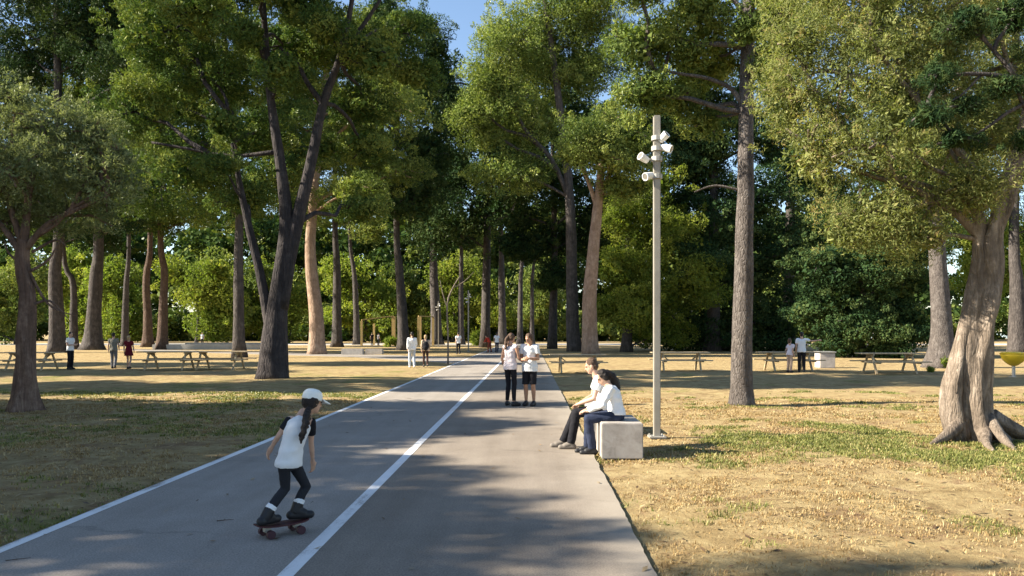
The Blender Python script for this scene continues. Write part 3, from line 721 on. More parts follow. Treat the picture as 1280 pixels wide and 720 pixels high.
bushy('cedar_tree', 'dark cedar rising between the lawn pine and the golden olive', 985, 437, 16,
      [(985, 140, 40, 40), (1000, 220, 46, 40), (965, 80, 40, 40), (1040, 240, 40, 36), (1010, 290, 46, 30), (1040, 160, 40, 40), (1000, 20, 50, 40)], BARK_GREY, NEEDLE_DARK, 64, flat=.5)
bushy('broadleaf_tree', 'round leafy tree between the sunny pine trunk and twisted olive', 1222, 437, 8,
      [(1215, 340, 26, 30), (1240, 300, 30, 36), (1205, 300, 26, 26), (1235, 375, 24, 20), (1265, 340, 26, 30)], BARK_GREY, LEAF_BRIGHT, 65)
far = [
 # px, base y, lobes extents: cx spread, top, label
 (20, 431, 50, 330, 'sunlit bush far behind the olive on the left lawn'),
 (150, 429, 46, 335, 'bright bush showing between the broad grey and thin trunks'),
 (245, 430, 52, 335, 'wide sunny tree far behind the long picnic tables'),
 (300, 429, 46, 325, 'yellow-green tree glowing behind the slender dark pine'),
 (360, 429, 40, 340, 'bright tree glimpsed just beside the tan peeling trunk'),
 (455, 428, 46, 330, 'rounded bright tree rising behind the timber frame posts'),
 (500, 427, 40, 340, 'olive-green bush directly behind the timber frame'),
 (565, 428, 36, 335, 'pale green tree behind the bare sapling'),
 (600, 427, 34, 345, 'sunny bush beyond the cyclist end of the path'),
 (690, 428, 34, 345, 'pale loose tree behind the two standing women'),
 (95, 428, 46, 325, 'bush peeking out behind the thick grey trunk'),
]
for k, (px, by, sp, top, lab) in enumerate(far):
    r = random.Random(300 + k)
    lobes = [(px + r.uniform(-.7, .7) * sp, top + (415 - top) * ((q + .5) / 7) + r.uniform(-6, 6), sp * r.uniform(.4, .62), sp * r.uniform(.28, .4)) for q in range(7)]
    bushy('broadleaf_tree', lab, px, by, 5, lobes, BARK_GREY, LEAF_BRIGHT if k % 3 else NEEDLE_OLIVE, 70 + k, dens=.85, group='sunny bushes beyond the pine trunks')

# out of frame on the left: the low broad trees that shade path and lawn
def shade_tree(label, X, Y, H, zb, hw, seed, lm=NEEDLE, dens=.8):
    W = Wood(seed); LV = Leaves(seed); r = random.Random(seed)
    o = empty('pine_tree', (X, Y, 0), 0, label, 'tree', 'pines shading the path')
    pts = [Vector((0, 0, -.1)), Vector((.2, .1, H * .3)), Vector((-.1, .2, H * .6)), Vector((.1, 0, H * .93))]
    W.limb(pts, [.36, .30, .2, .06], n=12, flare=.4)
    for k in range(int((H - zb) * 1.9 * dens)):
        t = (k + .5) / int((H - zb) * 1.9 * dens); z = zb + (H - zb) * t * .93
        a = k * 2.4 + r.uniform(-.4, .4); w = hw * (1 - .25 * max(0, t - .5) / .5)
        c = Vector((math.cos(a) * w * r.uniform(.3, .7), math.sin(a) * w * r.uniform(.3, .7), z))
        W.sag(polypoint(pts, z - .6), c, .09, .04)
        rx = hw * r.uniform(.32, .48); rz = rx * .6
        for q in range(int(26 * dens)):
            d = Vector((r.gauss(0, 1), r.gauss(0, 1), r.gauss(0, 1))).normalized() * r.uniform(.4, 1)
            LV.clump(c + Vector((d.x * rx, d.y * rx, d.z * rz)), r.uniform(.4, .7), 120, .22, .085, r.uniform(.15, .85), .7)
        for q in range(8):
            d = Vector((r.gauss(0, 1), r.gauss(0, 1), r.gauss(0, 1))).normalized() * r.uniform(.1, .7)
            LV.clump(c + Vector((d.x * rx, d.y * rx, d.z * rz)), rx * .5, 60, .5, .3, r.uniform(.15, .85), .8)
    link('trunk', W.m.mesh('trunk'), BARK_GREY, o); link('crown', LV.mesh('crown'), lm, o, smooth=False)
    return o
SH = [(-19.5, 2.6, 12.5, 3.0, 5.0), (-20.5, 8.4, 11.9, 3.0, 4.6), (-21, 15.2, 9.9, 1.8, 4.8), (-19.0, -3.0, 13.0, 3.2, 5.0), (-27.5, 22.8, 29.0, 5.0, 4.3), (-34, 32, 14, 3.0, 5.0), (-21.5, 12.2, 12.5, 2.6, 3.5), (-40, 39, 24, 6.0, 4.0)]
for k, (X, Y, H, zb, hw) in enumerate(SH):
    shade_tree(['shade pine nearest the camera beside the left lawn', 'shade pine abreast of the skater beyond the left lawn', 'shade pine left of the olive on the lawn', 'shade pine behind the camera on the left', 'shade pine farther along the left lawn', 'shade pine at the far corner of the left lawn', 'low shade pine abreast of the left lawn olive', 'tall shade pine beyond the end of the left picnic tables'][k], X, Y, H, zb, hw, 400 + k)

# far wood that reads as one mass
def far_wood():
    LV = Leaves(99); r = random.Random(99)
    for k in range(2300):
        X = r.uniform(-150, 170); Yv = r.uniform(165, 205)
        if 92 < X < 112 : continue
        top = 30 + 8 * noise.noise(Vector((X * .05, 3, 0)))
        z = r.uniform(1, top)
        LV.clump((X, Yv + (z - 10) * .4, z), r.uniform(2.2, 3.6), 110, 1.3, .8, r.random(), .7)
    for k in range(700):
        X = r.uniform(-160, 190)
        if 92 < X < 112: continue
        LV.clump((X, r.uniform(150, 165), r.uniform(.6, 6)), r.uniform(1.5, 2.6), 110, 1.0, .6, r.random(), .8)
    tag(link('far_wood', LV.mesh('far_wood'), NEEDLE, smooth=False), 'dark distant wood closing the view behind the pines', 'wood', kind='stuff')
far_wood()

# the sea seen through the gap at the far right
SEA = simple('sea_water', (.03, .12, .22), .12, .1, .05)
sheet('water', [(60, 230), (400, 230), (900, 1500), (60, 1500)], .06, SEA)

# bare sapling beside the path
def sapling():
    W = Wood(5); X, Y = gx(560, 455)
    o = empty('bare_sapling', (X, Y, 0), 0, 'thin bare pale sapling at the edge of the path', 'tree')
    b = Vector((X, Y, 0))
    P = lambda x, y: at(x, y, Y) - b
    W.limb([Vector((0, 0, -.05)), P(560, 420), P(559, 380), P(566, 360), P(575, 345)], [.05, .045, .04, .035, .02], n=8)
    W.limb([P(559, 385), P(553, 365), P(550, 350)], [.03, .022, .01], n=6)
    W.limb([P(566, 360), P(580, 352), P(592, 340)], [.025, .018, .008], n=6)
    link('trunk', W.m.mesh('trunk'), BARK_OLIVE, o)
sapling()
# low plants by the sunny pine
def low_plant(label, px, py, h, n, seed):
    X, Y = gx(px, py); r = np.random.default_rng(seed); LV = Leaves(seed)
    o = empty('low_plant', (X, Y, 0), 0, label, 'plant', 'low plants on the far lawn')
    for k in range(n):
        a = r.uniform(0, 6.28); LV.clump((math.cos(a) * h * .6 * r.random(), math.sin(a) * h * .6 * r.random(), h * r.uniform(.2, .7)), h * .35, 60, h * .5, h * .1, r.random(), .8, .8)
    link('leaves', LV.mesh('leaves'), LEAF_BRIGHT, o, smooth=False)
low_plant('spiky green plant at the foot of the sunny massive pine', 1193, 463, .6, 8, 1)
low_plant('small green clump beside the twisted olive roots', 1165, 466, .3, 5, 2)
low_plant('bright clipped bush by the timber frame post', 488, 434, 1.3, 10, 3)
low_plant('bright bush beyond the end of the path', 602, 432, 2.0, 12, 4)

T_ = time.time(); print('T', round(T_ % 10000, 1))
# ------------------------------------------------------------------ furniture
CONCRETE = simple('concrete', (.40, .37, .34), .85, .22, 5, .4, 70)
WOODP = simple('pale_wood', (.42, .33, .21), .75, .25, 9, .2, 40)
STEEL = simple('galvanised_steel', (.36, .35, .32), .5, .12, 8, .05, 60, .25)
POLE = simple('pole_paint', (.29, .27, .23), .6, .2, 3, .05, 60)
WHITEP = simple('white_enamel', (.80, .80, .78), .35, .04, 5)
LENS = simple('lamp_lens', (.18, .17, .15), .2, .1, 10, spec=.6)
YELLOW = simple('yellow_plastic', (.74, .50, .03), .4, .08, 5)
OCHRE = simple('ochre_timber', (.40, .29, .12), .75, .2, 6, .2, 40)

bench = MB(); bench.box((0, 0, .2325), (.545, 1.12, .465))
bx = (.93 + .545 / 2, 10.45 + .56)
def concrete_block():
    m, nt, out = new_mat('cast_concrete')
    p = N(nt, 'ShaderNodeBsdfPrincipled'); p.inputs['Roughness'].default_value = .85
    tc = N(nt, 'ShaderNodeTexCoord')
    n = N(nt, 'ShaderNodeTexNoise', i_Scale=4.5, i_Detail=9.0, i_Roughness=.7, i_Distortion=.5); nt.links.new(tc.outputs['Object'], n.inputs[0])
    v = N(nt, 'ShaderNodeTexVoronoi', i_Scale=38.0); nt.links.new(tc.outputs['Object'], v.inputs[0])
    nt.links.new(ramp(nt, [(.28, (.22, .195, .17)), (.5, (.34, .31, .28)), (.72, (.44, .41, .38))], n.outputs['Fac']), p.inputs['Base Color'])
    pit = N(nt, 'ShaderNodeMapRange'); pit.inputs[1].default_value = .05; pit.inputs[2].default_value = .2; nt.links.new(v.outputs['Distance'], pit.inputs[0])
    b = N(nt, 'ShaderNodeBump', i_Strength=.35, i_Distance=.01); nt.links.new(pit.outputs[0], b.inputs['Height']); nt.links.new(b.outputs[0], p.inputs['Normal'])
    nt.links.new(p.outputs[0], out.inputs[0]); return m
o = bench.build('concrete_bench', concrete_block(), None, False, .012)
o.location = (bx[0], bx[1], 0.0); tag(o, 'rough concrete block bench with a couple sitting on it', 'bench')

b2 = MB(); b2.box((0, 0, .2325), (.545, 1.1, .465)); b2 = b2.build('concrete_bench', CONCRETE, None, False, .012)
b2.location = (1.22, 13.4, 0); tag(b2, 'second concrete block half hidden behind the backs of the seated couple', 'bench')
def lamp_post():
    X, Y = gx(821, 548); o = empty('lamp_post', (X, Y, 0), 0, 'tall square lamp post with four spotlights beside the concrete bench', 'lamp post', 'park lamp posts')
    b = Vector((X, Y, 0)); P = lambda x, y, d=0: at(x, y, Y + d) - b
    m = MB(); m.box((0, 0, 2.52), (.105, .105, 5.04)); m.build('pole', POLE, o, False, .012)
    m = MB(); m.box((0, 0, .03), (.26, .26, .025))
    for sx in (-1, 1):
        for sy in (-1, 1): m.cone((sx*.1, sy*.1, .03), (sx*.1, sy*.1, .065), .014, .014, 8, False)
    m.build('base_plate', STEEL, o, False)
    for (px, py, dx, dy, dz) in ((829, 172, .55, -.45, .55), (833, 185, .85, -.45, -.35), (805, 198, -.75, -.5, .35), (811, 220, -.75, -.55, -.25)):
        c = P(px, py, -.05); d = Vector((dx, dy, dz)).normalized()
        m = MB()
        prof = [(-.085, .028), (-.07, .05), (-.02, .056), (.05, .062), (.085, .064), (.085, .054), (.07, .05)]
        u = d.orthogonal().normalized(); w = d.cross(u)
        m.rings([[c + d * t + (u * math.cos(2*math.pi*i/18) + w * math.sin(2*math.pi*i/18)) * r for i in range(18)] for t, r in prof])
        sp = m.build('spotlight', WHITEP, o, False)
        l = MB(); l.rings([[c + d * t + (u * math.cos(2*math.pi*i/18) + w * math.sin(2*math.pi*i/18)) * r for i in range(18)] for t, r in ((.072, .049), (.078, .047))])
        l.build('lens', LENS, sp, False)
        k = MB(); k.bar(Vector((.05 if dx > 0 else -.05, 0, c.z)), c - d * .03, .03, .025)
        k.cone(Vector((0, 0, c.z - .035)), Vector((0, 0, c.z + .035)), .086, .086, 12, False)
        k.build('bracket', STEEL, sp, False)
    return o
lamp = lamp_post()
for px, by, lab, sc in ((585.5, 440, 'distant pale lamp post near the end of the path', 1.05), (548, 434, 'faraway lamp post against the stout pine', 1.05)):
    X, Y = gx(px, by); c = copy_tree(lamp); c.location = (X, Y, 0); c.scale = (sc, sc, sc); c['label'] = lab

def picnic_table(label):
    o = empty('picnic_table', (0, 0, 0), 0, label, 'picnic table', 'picnic tables on the lawn')
    L = 2.3
    m = MB()
    for k in range(5): m.box((0, -.30 + .15 * k, .735), (L, .14, .04))
    m.build('tabletop', WOODP, o, False, .006)
    for sy in (-1, 1):
        m = MB()
        for k in range(2): m.box((0, sy * (.66 + .135 * k) , .44), (L, .125, .04))
        m.build('seat', WOODP, o, False, .006)
    for sx in (-1, 1):
        m = MB(); x = sx * .72
        for sy in (-1, 1):
            m.bar((x + sx * .0, sy * .18, .71), (x, sy * .62, .0), .07, .05)
            m.bar((x + sx*.06, sy * .06, .70), (x - sx * .28, sy * .05, .41), .05, .04)
        m.bar((x + .045, -.80, .395), (x + .045, .80, .395), .09, .045)
        m.bar((x + .002, -.36, .69), (x + .002, .36, .69), .045, .055)
        m.build('leg_frame', WOODP, o, False)
    return o
tables = [(40, 463, 0.02, 'picnic table standing behind the twisted olive trunk on the left lawn', 1.05),
          (212, 463, 0.03, 'picnic table next to the woman in the maroon dress', 1.1),
          (276, 462.5, -.02, 'picnic table with its end at the slender dark pine', 1.1),
          (722, 466, 0.05, 'picnic table behind the heads of the seated couple', 1.0),
          (850, 464, -.03, 'picnic table just behind the tall lamp post', 1.08),
          (985, 464, 0.04, 'picnic table beside the man stretching out his arm', 1.1),
          (1112, 467, -.02, 'empty picnic table before the low dark cedar', 1.1)]
t0 = None
for px, by, a, lab, s in tables:
    X, Y = gx(px, by)
    t = picnic_table(lab) if t0 is None else copy_tree(t0)
    t0 = t0 or t
    t.location = (X, Y, 0.01); t.rotation_euler = (0, 0, a); t.scale = (s, s, s); t['label'] = lab
def block(label, px, by, w, d, h, name='concrete_block', cat='block', group=None):
    X, Y = gx(px, by); m = MB(); m.box((0, 0, h / 2), (w, d, h)); o = m.build(name, CONCRETE, None, False, .02)
    o.location = (X, Y, 0); tag(o, label, cat, group)
block('pale concrete block seat by the tan peeling trunk', 441, 443.5, 1.6, .6, .45, group='low concrete blocks')
block('greyer concrete block seat nearer to the walking pair', 468, 443, 1.3, .6, .42, group='low concrete blocks')
def litter_bin():
    X, Y = gx(1031, 460); o = empty('litter_bin', (X, Y, 0), 0, 'square grey concrete litter bin near the man in white', 'litter bin')
    m = MB(); m.box((0, 0, .36), (.72, .72, .72)); m.build('body', CONCRETE, o, False, .03)
    m = MB(); m.box((0, 0, .75), (.8, .8, .06)); m.build('lid', STEEL, o, False, .015)
litter_bin()
def yellow_bin():
    X, Y = gx(1267, 472); o = empty('litter_bin', (X, Y, 0), 0, 'yellow bowl-shaped bin on a stem behind the golden olive trunk', 'litter bin')
    m = MB(); n = 24
    prof = [(.42, .05), (.47, .16), (.58, .30), (.72, .40), (.80, .43), (.86, .44), (.865, .42), (.80, .38)]
    m.rings([[Vector((r * math.cos(2*math.pi*i/n), r * math.sin(2*math.pi*i/n), z)) for i in range(n)] for z, r in prof])
    m.build('bowl', YELLOW, o, True)
    m = MB(); m.rings([[Vector((r * math.cos(2*math.pi*i/n), r * math.sin(2*math.pi*i/n), z)) for i in range(n)] for z, r in [(.866, .445), (.90, .46), (.93, .40), (.95, .2)]]); m.build('lid', YELLOW, o, False)
    m = MB(); m.cone((0, 0, 0), (0, 0, .44), .06, .06, 12, False); m.cone((0, 0, .0), (0, 0, .03), .18, .18, 16, False); m.build('stem', STEEL, o, False)
yellow_bin()
def timber_frame():
    X, Y = gx(495, 432); o = empty('timber_frame', (X, Y, 0), 0, 'ochre timber post frame standing far off among the pines', 'timber frame')
    b = Vector((X, Y, 0)); tops = {}
    for k, (px, pt, d, w) in enumerate(((452, 401, 0, .26), (487, 395, 3, .45), (518, 394, 5, .45), (523, 396, 0, .26), (539, 396, 2, .28), (458, 404, 5, .26))):
        T = at(px, pt, Y) - b; T.y = d
        m = MB(); m.bar((T.x, d, 0), (T.x, d, T.z), w, w); m.build('post', OCHRE, o, False); tops[k] = T
    for a, c in ((0, 1), (3, 4)):
        m = MB(); m.bar(tops[a] + Vector((0, 0, .1)), tops[c] + Vector((0, 0, .06)), .12, .12); m.build('beam', OCHRE, o, False)
timber_frame()
def low_wall():
    X, Y = gx(262, 437); m = MB(); m.box((0, 0, .25), (11, .6, .5)); m.box((1.5, .9, .52), (8.4, .5, .3)); o = m.build('low_wall', CONC, None, False, .02)
    o.location = (X, Y, 0); tag(o, 'pale stepped low wall beyond the long picnic tables', 'wall')
low_wall()

T_ = time.time(); print('T', round(T_ % 10000, 1))
# ------------------------------------------------------------------ people
def skin_mat(name, c):
    m, nt, out = new_mat(name)
    p = N(nt, 'ShaderNodeBsdfPrincipled'); p.inputs['Roughness'].default_value = .55
    tc = N(nt, 'ShaderNodeTexCoord'); n = N(nt, 'ShaderNodeTexNoise', i_Scale=18.0, i_Detail=4.0); nt.links.new(tc.outputs['Object'], n.inputs[0])
    nt.links.new(ramp(nt, [(.3, [q * .88 for q in c]), (.7, [min(1, q * 1.1) for q in c])], n.outputs['Fac']), p.inputs['Base Color'])
    p.inputs['Subsurface Weight'].default_value = .12; p.inputs['Subsurface Radius'].default_value = (.02, .008, .004); p.inputs['Subsurface Scale'].default_value = .3
    nt.links.new(p.outputs[0], out.inputs[0]); return m
SKIN = skin_mat('skin', (.50, .31, .22)); SKIN_TAN = skin_mat('skin_tanned', (.40, .22, .14))
def cloth(name, c, var=.1): return simple(name, c, .9, var, 9, .35, 320, 0, .1)
WHITE = cloth('white_cotton', (.76, .77, .78), .04); BLACK = cloth('black_cloth', (.018, .018, .022)); CHARCOAL = cloth('charcoal_leggings', (.028, .030, .036))
NAVY = cloth('navy_denim', (.028, .036, .065), .3); LBLUE = cloth('pale_denim', (.42, .46, .52)); OLIVEG = cloth('grey_olive_cloth', (.20, .19, .16)); MAROON = cloth('maroon_cloth', (.11, .012, .02)); RED = cloth('red_cloth', (.45, .05, .03))
GREY = cloth('grey_cloth', (.16, .16, .17)); PINK = cloth('pale_pink_cotton', (.70, .62, .64), .04); SHOEB = simple('black_shoe', (.02, .02, .022), .5); SHOEW = simple('pale_shoe', (.6, .58, .56), .6)
HAIR_DK = simple('dark_hair', (.018, .013, .011), .45, .4, 60, .6, 160); HAIR_BR = simple('brown_hair', (.085, .048, .028), .5, .4, 60, .6, 160); HAIR_BL = simple('blond_hair', (.36, .25, .13), .5, .3, 60, .6, 160)
EYE = simple('eye_dark', (.02, .015, .012), .2, .1); LIP = simple('lips', (.36, .13, .11), .5, .1)

def v3(p): return Vector(p)
STAND = {'hipL': (-.085, 0, .90), 'hipR': (.085, 0, .90), 'kneeL': (-.09, .02, .49), 'kneeR': (.09, .02, .49), 'ankL': (-.095, -.03, .085), 'ankR': (.095, -.03, .085),
         'shL': (-.165, 0, 1.36), 'shR': (.165, 0, 1.36), 'neck': (0, -.01, 1.42), 'head': (0, .02, 1.565), 'elL': (-.215, -.03, 1.09), 'elR': (.215, -.03, 1.09), 'wrL': (-.225, .06, .85), 'wrR': (.225, .06, .85)}
def person(loc, rz, label, pose=None, s=1.0, face=(0, 1, 0), footL=(0, 1, 0), footR=(0, 1, 0), top=WHITE, sleeve='short', bottom=BLACK, legs='long', shoes=SHOEB, hair='short', hairmat=HAIR_DK,
           skin=SKIN, detail=1, group='people in the park', female=False, hat=None, sleevemat=None, socks=None, boots=False, skirt=None, handdir=None, palm=None, pony=None, hemdrop=.06, headup=None, slim=1.0):
    o = empty('person', loc, rz, label, 'person', group)
    J = dict(STAND)
    if pose: J.update(pose)
    J = {k: v3(p) * s for k, p in J.items()}
    vx = .0075 if detail else .011
    f = v3(face).normalized(); up = v3(headup).normalized() if headup else Vector((0, 0, 1)); rt = f.cross(up).normalized(); hu = rt.cross(f).normalized()
    HM = Matrix((rt, f, hu)).transposed()
    hs = .92 * s if s > .9 else .92 * (s * .6 + .4)
    H = lambda x, y, z: J['head'] + HM @ Vector((x * hs, y * hs, z * hs))
    lat = ((J['shR'] - J['shL']).normalized() + (J['hipR'] - J['hipL']).normalized()).normalized()
    hc = (J['hipL'] + J['hipR']) / 2; sc_ = (J['shL'] + J['shR']) / 2
    def spine(t): 
        a = hc; b = (hc + sc_) / 2 + (spb if spb is not None else Vector()); c = sc_
        return a * (1-t)**2 + b * 2*t*(1-t) + c * t*t
    spb = v3(pose['bend']) * s if pose and 'bend' in pose else None
    def tring(t, w, d, e=0.0):
        c = spine(t); ax = (spine(max(.05, min(1, t+.05))) - spine(max(0, min(.95, t-.05)))).normalized()
        l = ((J['hipR'] - J['hipL']).normalized() * (1-t) + (J['shR'] - J['shL']).normalized() * t); l = (l - ax * l.dot(ax)).normalized(); dd = ax.cross(l)
        return (c, l, dd, (w * slim + e) * s, (d * slim + e) * s)
    wa = .118 if female else .132; ch = .140 if female else .158; hp = .158 if female else .155
    def torso(m, e, t0=-.12, t1=1.0, neck=True):
        R = [tring(t, w, d, e) for t, w, d in ((t0, hp * .96, .105), (0.02, hp, .112), (.18, hp * .93, .105), (.42, wa, .09), (.62, (wa + ch) / 2, .10), (.80, ch, .108), (.94, ch * .98, .085), (1.03, ch * .72, .065))]
        m.loft(R)
        if neck:
            m.cone(spine(.98), J['neck'], (.075 + e) * s, (.058 + e * .6) * s)
    # ---- body
    B = MB(); torso(B, 0)
    for a in 'LR':
        B.cone(sc_.lerp(J['sh'+a], .75), J['sh'+a], .052*s, .047*s)
        mid = J['sh'+a].lerp(J['el'+a], .45)
        B.cone(J['sh'+a], mid, .046*s*slim, .043*s*slim); B.cone(mid, J['el'+a], .043*s*slim, .034*s*slim)
        m2 = J['el'+a].lerp(J['wr'+a], .3); B.cone(J['el'+a], m2, .034*s*slim, .036*s*slim); B.cone(m2, J['wr'+a], .036*s*slim, .024*s*slim)
        # hand
        hd = v3(handdir[a]).normalized() if handdir and a in handdir else (J['wr'+a] - J['el'+a]).normalized()
        pn = v3(palm[a]).normalized() if palm and a in palm else Vector((1 if a == 'L' else -1, 0, 0))
        pn = (pn - hd * pn.dot(hd)); pn = pn.normalized() if pn.length > .05 else hd.orthogonal().normalized()
        sd = hd.cross(pn).normalized()
        th = sd if sd.dot(v3((0, 1, .3))) > 0 else -sd
        w0 = J['wr'+a]; k = s * (1.0 if s > .9 else 1.05)
        pc = w0 + hd * .05 * k
        B.ell(pc, (.045*k, .036*k, .016*k), Matrix((hd, sd, pn)).transposed())
        B.cone(w0, w0 + hd * .03*k, .024*k, .026*k)
        for i, (off, L) in enumerate(((.028, .070), (.010, .078), (-.010, .073), (-.027, .058))):
            b0 = w0 + hd * .082*k + th * off*k; b1 = b0 + (hd * .85 + pn * .35).normalized() * L*.5*k; b2 = b1 + (hd * .5 + pn * .75).normalized() * L*.5*k
            B.cone(b0 - hd*.02*k, b1, .0092*k, .0085*k, 8); B.cone(b1, b2, .0085*k, .0072*k, 8)
        t0_ = w0 + hd * .03*k + th * .022*k; t1_ = t0_ + (hd * .6 + th * .7 + pn * .2).normalized() * .038*k; t2_ = t1_ + (hd * .85 + th * .2 + pn * .4).normalized() * .03*k
        B.cone(t0_, t1_, .0115*k, .010*k, 8); B.cone(t1_, t2_, .010*k, .008*k, 8)
        # leg
        fd = v3(footL if a == 'L' else footR).normalized()
        hp_, kn, an = J['hip'+a], J['knee'+a], J['ank'+a]
        B.cone(hp_, kn, .076*s*slim, .050*s*slim); c1 = kn.lerp(an, .3) - fd * .012*s
        B.cone(kn, c1, .049*s*slim, .052*s*slim); B.cone(c1, an, .052*s*slim, .033*s)
        hl = an - fd * .045*s + Vector((0, 0, -.045*s)); tip = an + fd * .165*s + Vector((0, 0, -.055*s))
        B.cone(an, hl, .033*s, .036*s); B.cone(hl, tip - fd * .04*s, .034*s, .034*s); B.cone(an, an.lerp(tip, .6), .033*s, .035*s)
    B.cone(J['neck'] - hu * .03*s, H(0, -.02, -.07), .052*s, .050*s)
    B.ell(H(0, -.012, .03), (.074*hs, .094*hs, .095*hs), HM); B.ell(H(0, .012, -.04), (.060*hs, .075*hs, .075*hs), HM)
    B.ell(H(0, .055, -.088), (.032*hs, .03*hs, .024*hs), HM)
    B.cone(H(0, .082, .012), H(0, .103, -.028), .011*hs, .015*hs, 8); B.ell(H(0, .078, .025), (.05*hs, .018*hs, .012*hs), HM)
    for sx in (-1, 1): B.ell(H(sx * .073, -.012, -.01), (.012*hs, .024*hs, .034*hs), HM)
    B.ell(H(0, .083, -.058), (.024*hs, .012*hs, .010*hs), HM)
    B.blob('body', skin, o, vx, 4)
    if detail:
        for sx in (-1, 1):
            e = MB(); e.ell(H(sx * .031, .083, .006), (.011*hs, .006*hs, .006*hs), HM, 10, 7); e.build('eye', EYE, o, True)
        e = MB(); e.ell(H(0, .093, -.057), (.021*hs, .005*hs, .006*hs), HM, 10, 7); e.build('mouth', LIP, o, True)
    # ---- clothes
    S = MB(); e = .019
    R = [tring(t, w, d, e) for t, w, d in ((-hemdrop * 2.2, hp * 1.03, .122), (0.04, hp * 1.02, .120), (.16, hp * .97, .108), (.42, wa * 1.04, .092), (.62, (wa + ch) / 2, .10), (.80, ch, .108), (.94, ch * .99, .088), (1.04, ch * .72, .066))]
    S.loft(R); S.cone(spine(.98), spine(.98).lerp(J['neck'], .55), .085*s, .066*s, dome=False)
    SL = S if sleevemat is None else MB()
    for a in 'LR':
        if sleeve == 'none':
            S.cone(sc_.lerp(J['sh'+a], .6), sc_.lerp(J['sh'+a], .92), .062*s, .055*s); continue
        SL.cone(sc_.lerp(J['sh'+a], .62 if sleevemat else .7), J['sh'+a], .068*s*slim, .063*s*slim)
        if sleeve == 'short':
            SL.cone(J['sh'+a], J['sh'+a].lerp(J['el'+a], .58), .063*s*slim, .062*s*slim, dome=False)
        else:
            SL.cone(J['sh'+a], J['el'+a], .062*s, .050*s); SL.cone(J['el'+a], J['el'+a].lerp(J['wr'+a], .95), .050*s, .037*s, dome=False)
    S.blob('shirt' if not skirt else 'dress', top, o, vx, 3, .011 * s, 9)
    if sleevemat: SL.blob('sleeves', sleevemat, o, vx, 3, .004*s, 13)
    if skirt:
        K = MB(); K.loft([tring(.15, hp*.98, .11, .012), tring(-.1, hp*1.05, .13, .016), tring(-.45, hp*1.25, .17, .02), tring(-skirt, hp*1.4, .19, .02)]); K.blob('skirt', bottom, o, vx, 3, .008, 9)
    else:
        T = MB(); tight = .006 if legs in ('tight',) else .014
        T.loft([tring(-.14, hp*.9, .10, tight), tring(0.0, hp, .112, .007), tring(.12, hp*.95, .107, .006), tring(.2, hp*.92, .103, .006)])
        for a in 'LR':
            hp_, kn, an = J['hip'+a], J['knee'+a], J['ank'+a]; fd = v3(footL if a == 'L' else footR).normalized()
            if legs == 'shorts': T.cone(hp_, kn.lerp(hp_, .02) , .092*s, .082*s, dome=False)
            elif legs == 'tight':
                T.cone(hp_, kn, (.076*slim+.008)*s, (.050*slim+.008)*s); c1 = kn.lerp(an, .3) - fd*.012*s; T.cone(kn, c1, (.049*slim+.008)*s, (.052*slim+.008)*s); T.cone(c1, kn.lerp(an, .90), (.052*slim+.008)*s, .044*s, dome=False)
            else:
                T.cone(hp_, kn, .090*s, .070*s); T.cone(kn, an + (kn - an).normalized() * .01, .070*s, .060*s, dome=False)
        T.blob('trousers' if legs == 'long' else ('shorts' if legs == 'shorts' else 'leggings'), bottom, o, vx, 3, (.003 if legs == 'tight' else .005) * s, 12)
    for a in 'LR':
        fd = v3(footL if a == 'L' else footR).normalized(); an = J['ank'+a]; kn = J['knee'+a]; ld = (kn - an).normalized()
        Q = MB(); g = .044*s
        hl = an - fd * .04*s; hl.z = an.z - .04*s; tp = an + fd * .15*s; tp.z = an.z - .048*s
        Q.cone(hl, tp, g, .040*s); Q.cone(an + fd*.01*s, an.lerp(tp, .55), .045*s, .044*s)
        if boots: Q.cone(an - Vector((0, 0, .02*s)), an + ld * .085*s, .050*s, .056*s, dome=False)
        else: Q.cone(hl, an + ld * .0*s, g, .044*s, dome=False)
        sh = Q.blob('shoe', shoes, o, vx, 3)
        if socks:
            Q = MB(); Q.cone(an + ld * .07*s, an + ld * .125*s, .054*s, .050*s, dome=False); Q.blob('sock', socks, o, vx, 2)
    # ---- hair, hat
    if hair:
        K = MB()
        K.ell(H(0, -.022, .012 if hat else .045), (.083*hs, .094*hs, (.06 if hat else .092)*hs), HM)
        K.ell(H(0, -.055, -.0), (.074*hs, .062*hs, .085*hs), HM)
        if hair in ('long', 'pony', 'bob', 'bun'):
            for sx in (-1, 1): K.ell(H(sx * .066, -.03, .0), (.024*hs, .05*hs, .07*hs), HM)
        if hair == 'bob': K.ell(H(0, -.05, -.06), (.08*hs, .055*hs, .08*hs), HM)
        if hair == 'bun': K.ell(H(0, -.12, .03), (.045*hs, .04*hs, .045*hs), HM)
        if hair in ('pony', 'long'):
            pts = [v3(p) * s for p in pony] if pony else [H(0, -.10, .03), H(0, -.15, -.06), H(0, -.14, -.18), H(.01, -.12, -.30)]
            rr = [.030, .036, .032, .026, .014, .008] if hair == 'pony' else [.048, .052, .046, .034, .02, .01]
            pts = pts[:6]
            for i in range(len(pts) - 1): K.cone(pts[i], pts[i+1], rr[i]*s, rr[i+1]*s)
            if detail:
                for q in range(7):
                    off = [Vector((noise.noise(Vector((q * 3.1, i * .8, j))) for j in range(3))) * rr[i] * (1.1 + .5 * i) * s for i in range(len(pts))]
                    for i in range(1, len(pts) - 1): K.cone(pts[i] + off[i], pts[i+1] + off[i+1], rr[i]*s*.42, rr[i+1]*s*(.42 if i < len(pts) - 2 else .2), 8)
        K.blob('hair', hairmat, o, vx, 2, .006, 26)
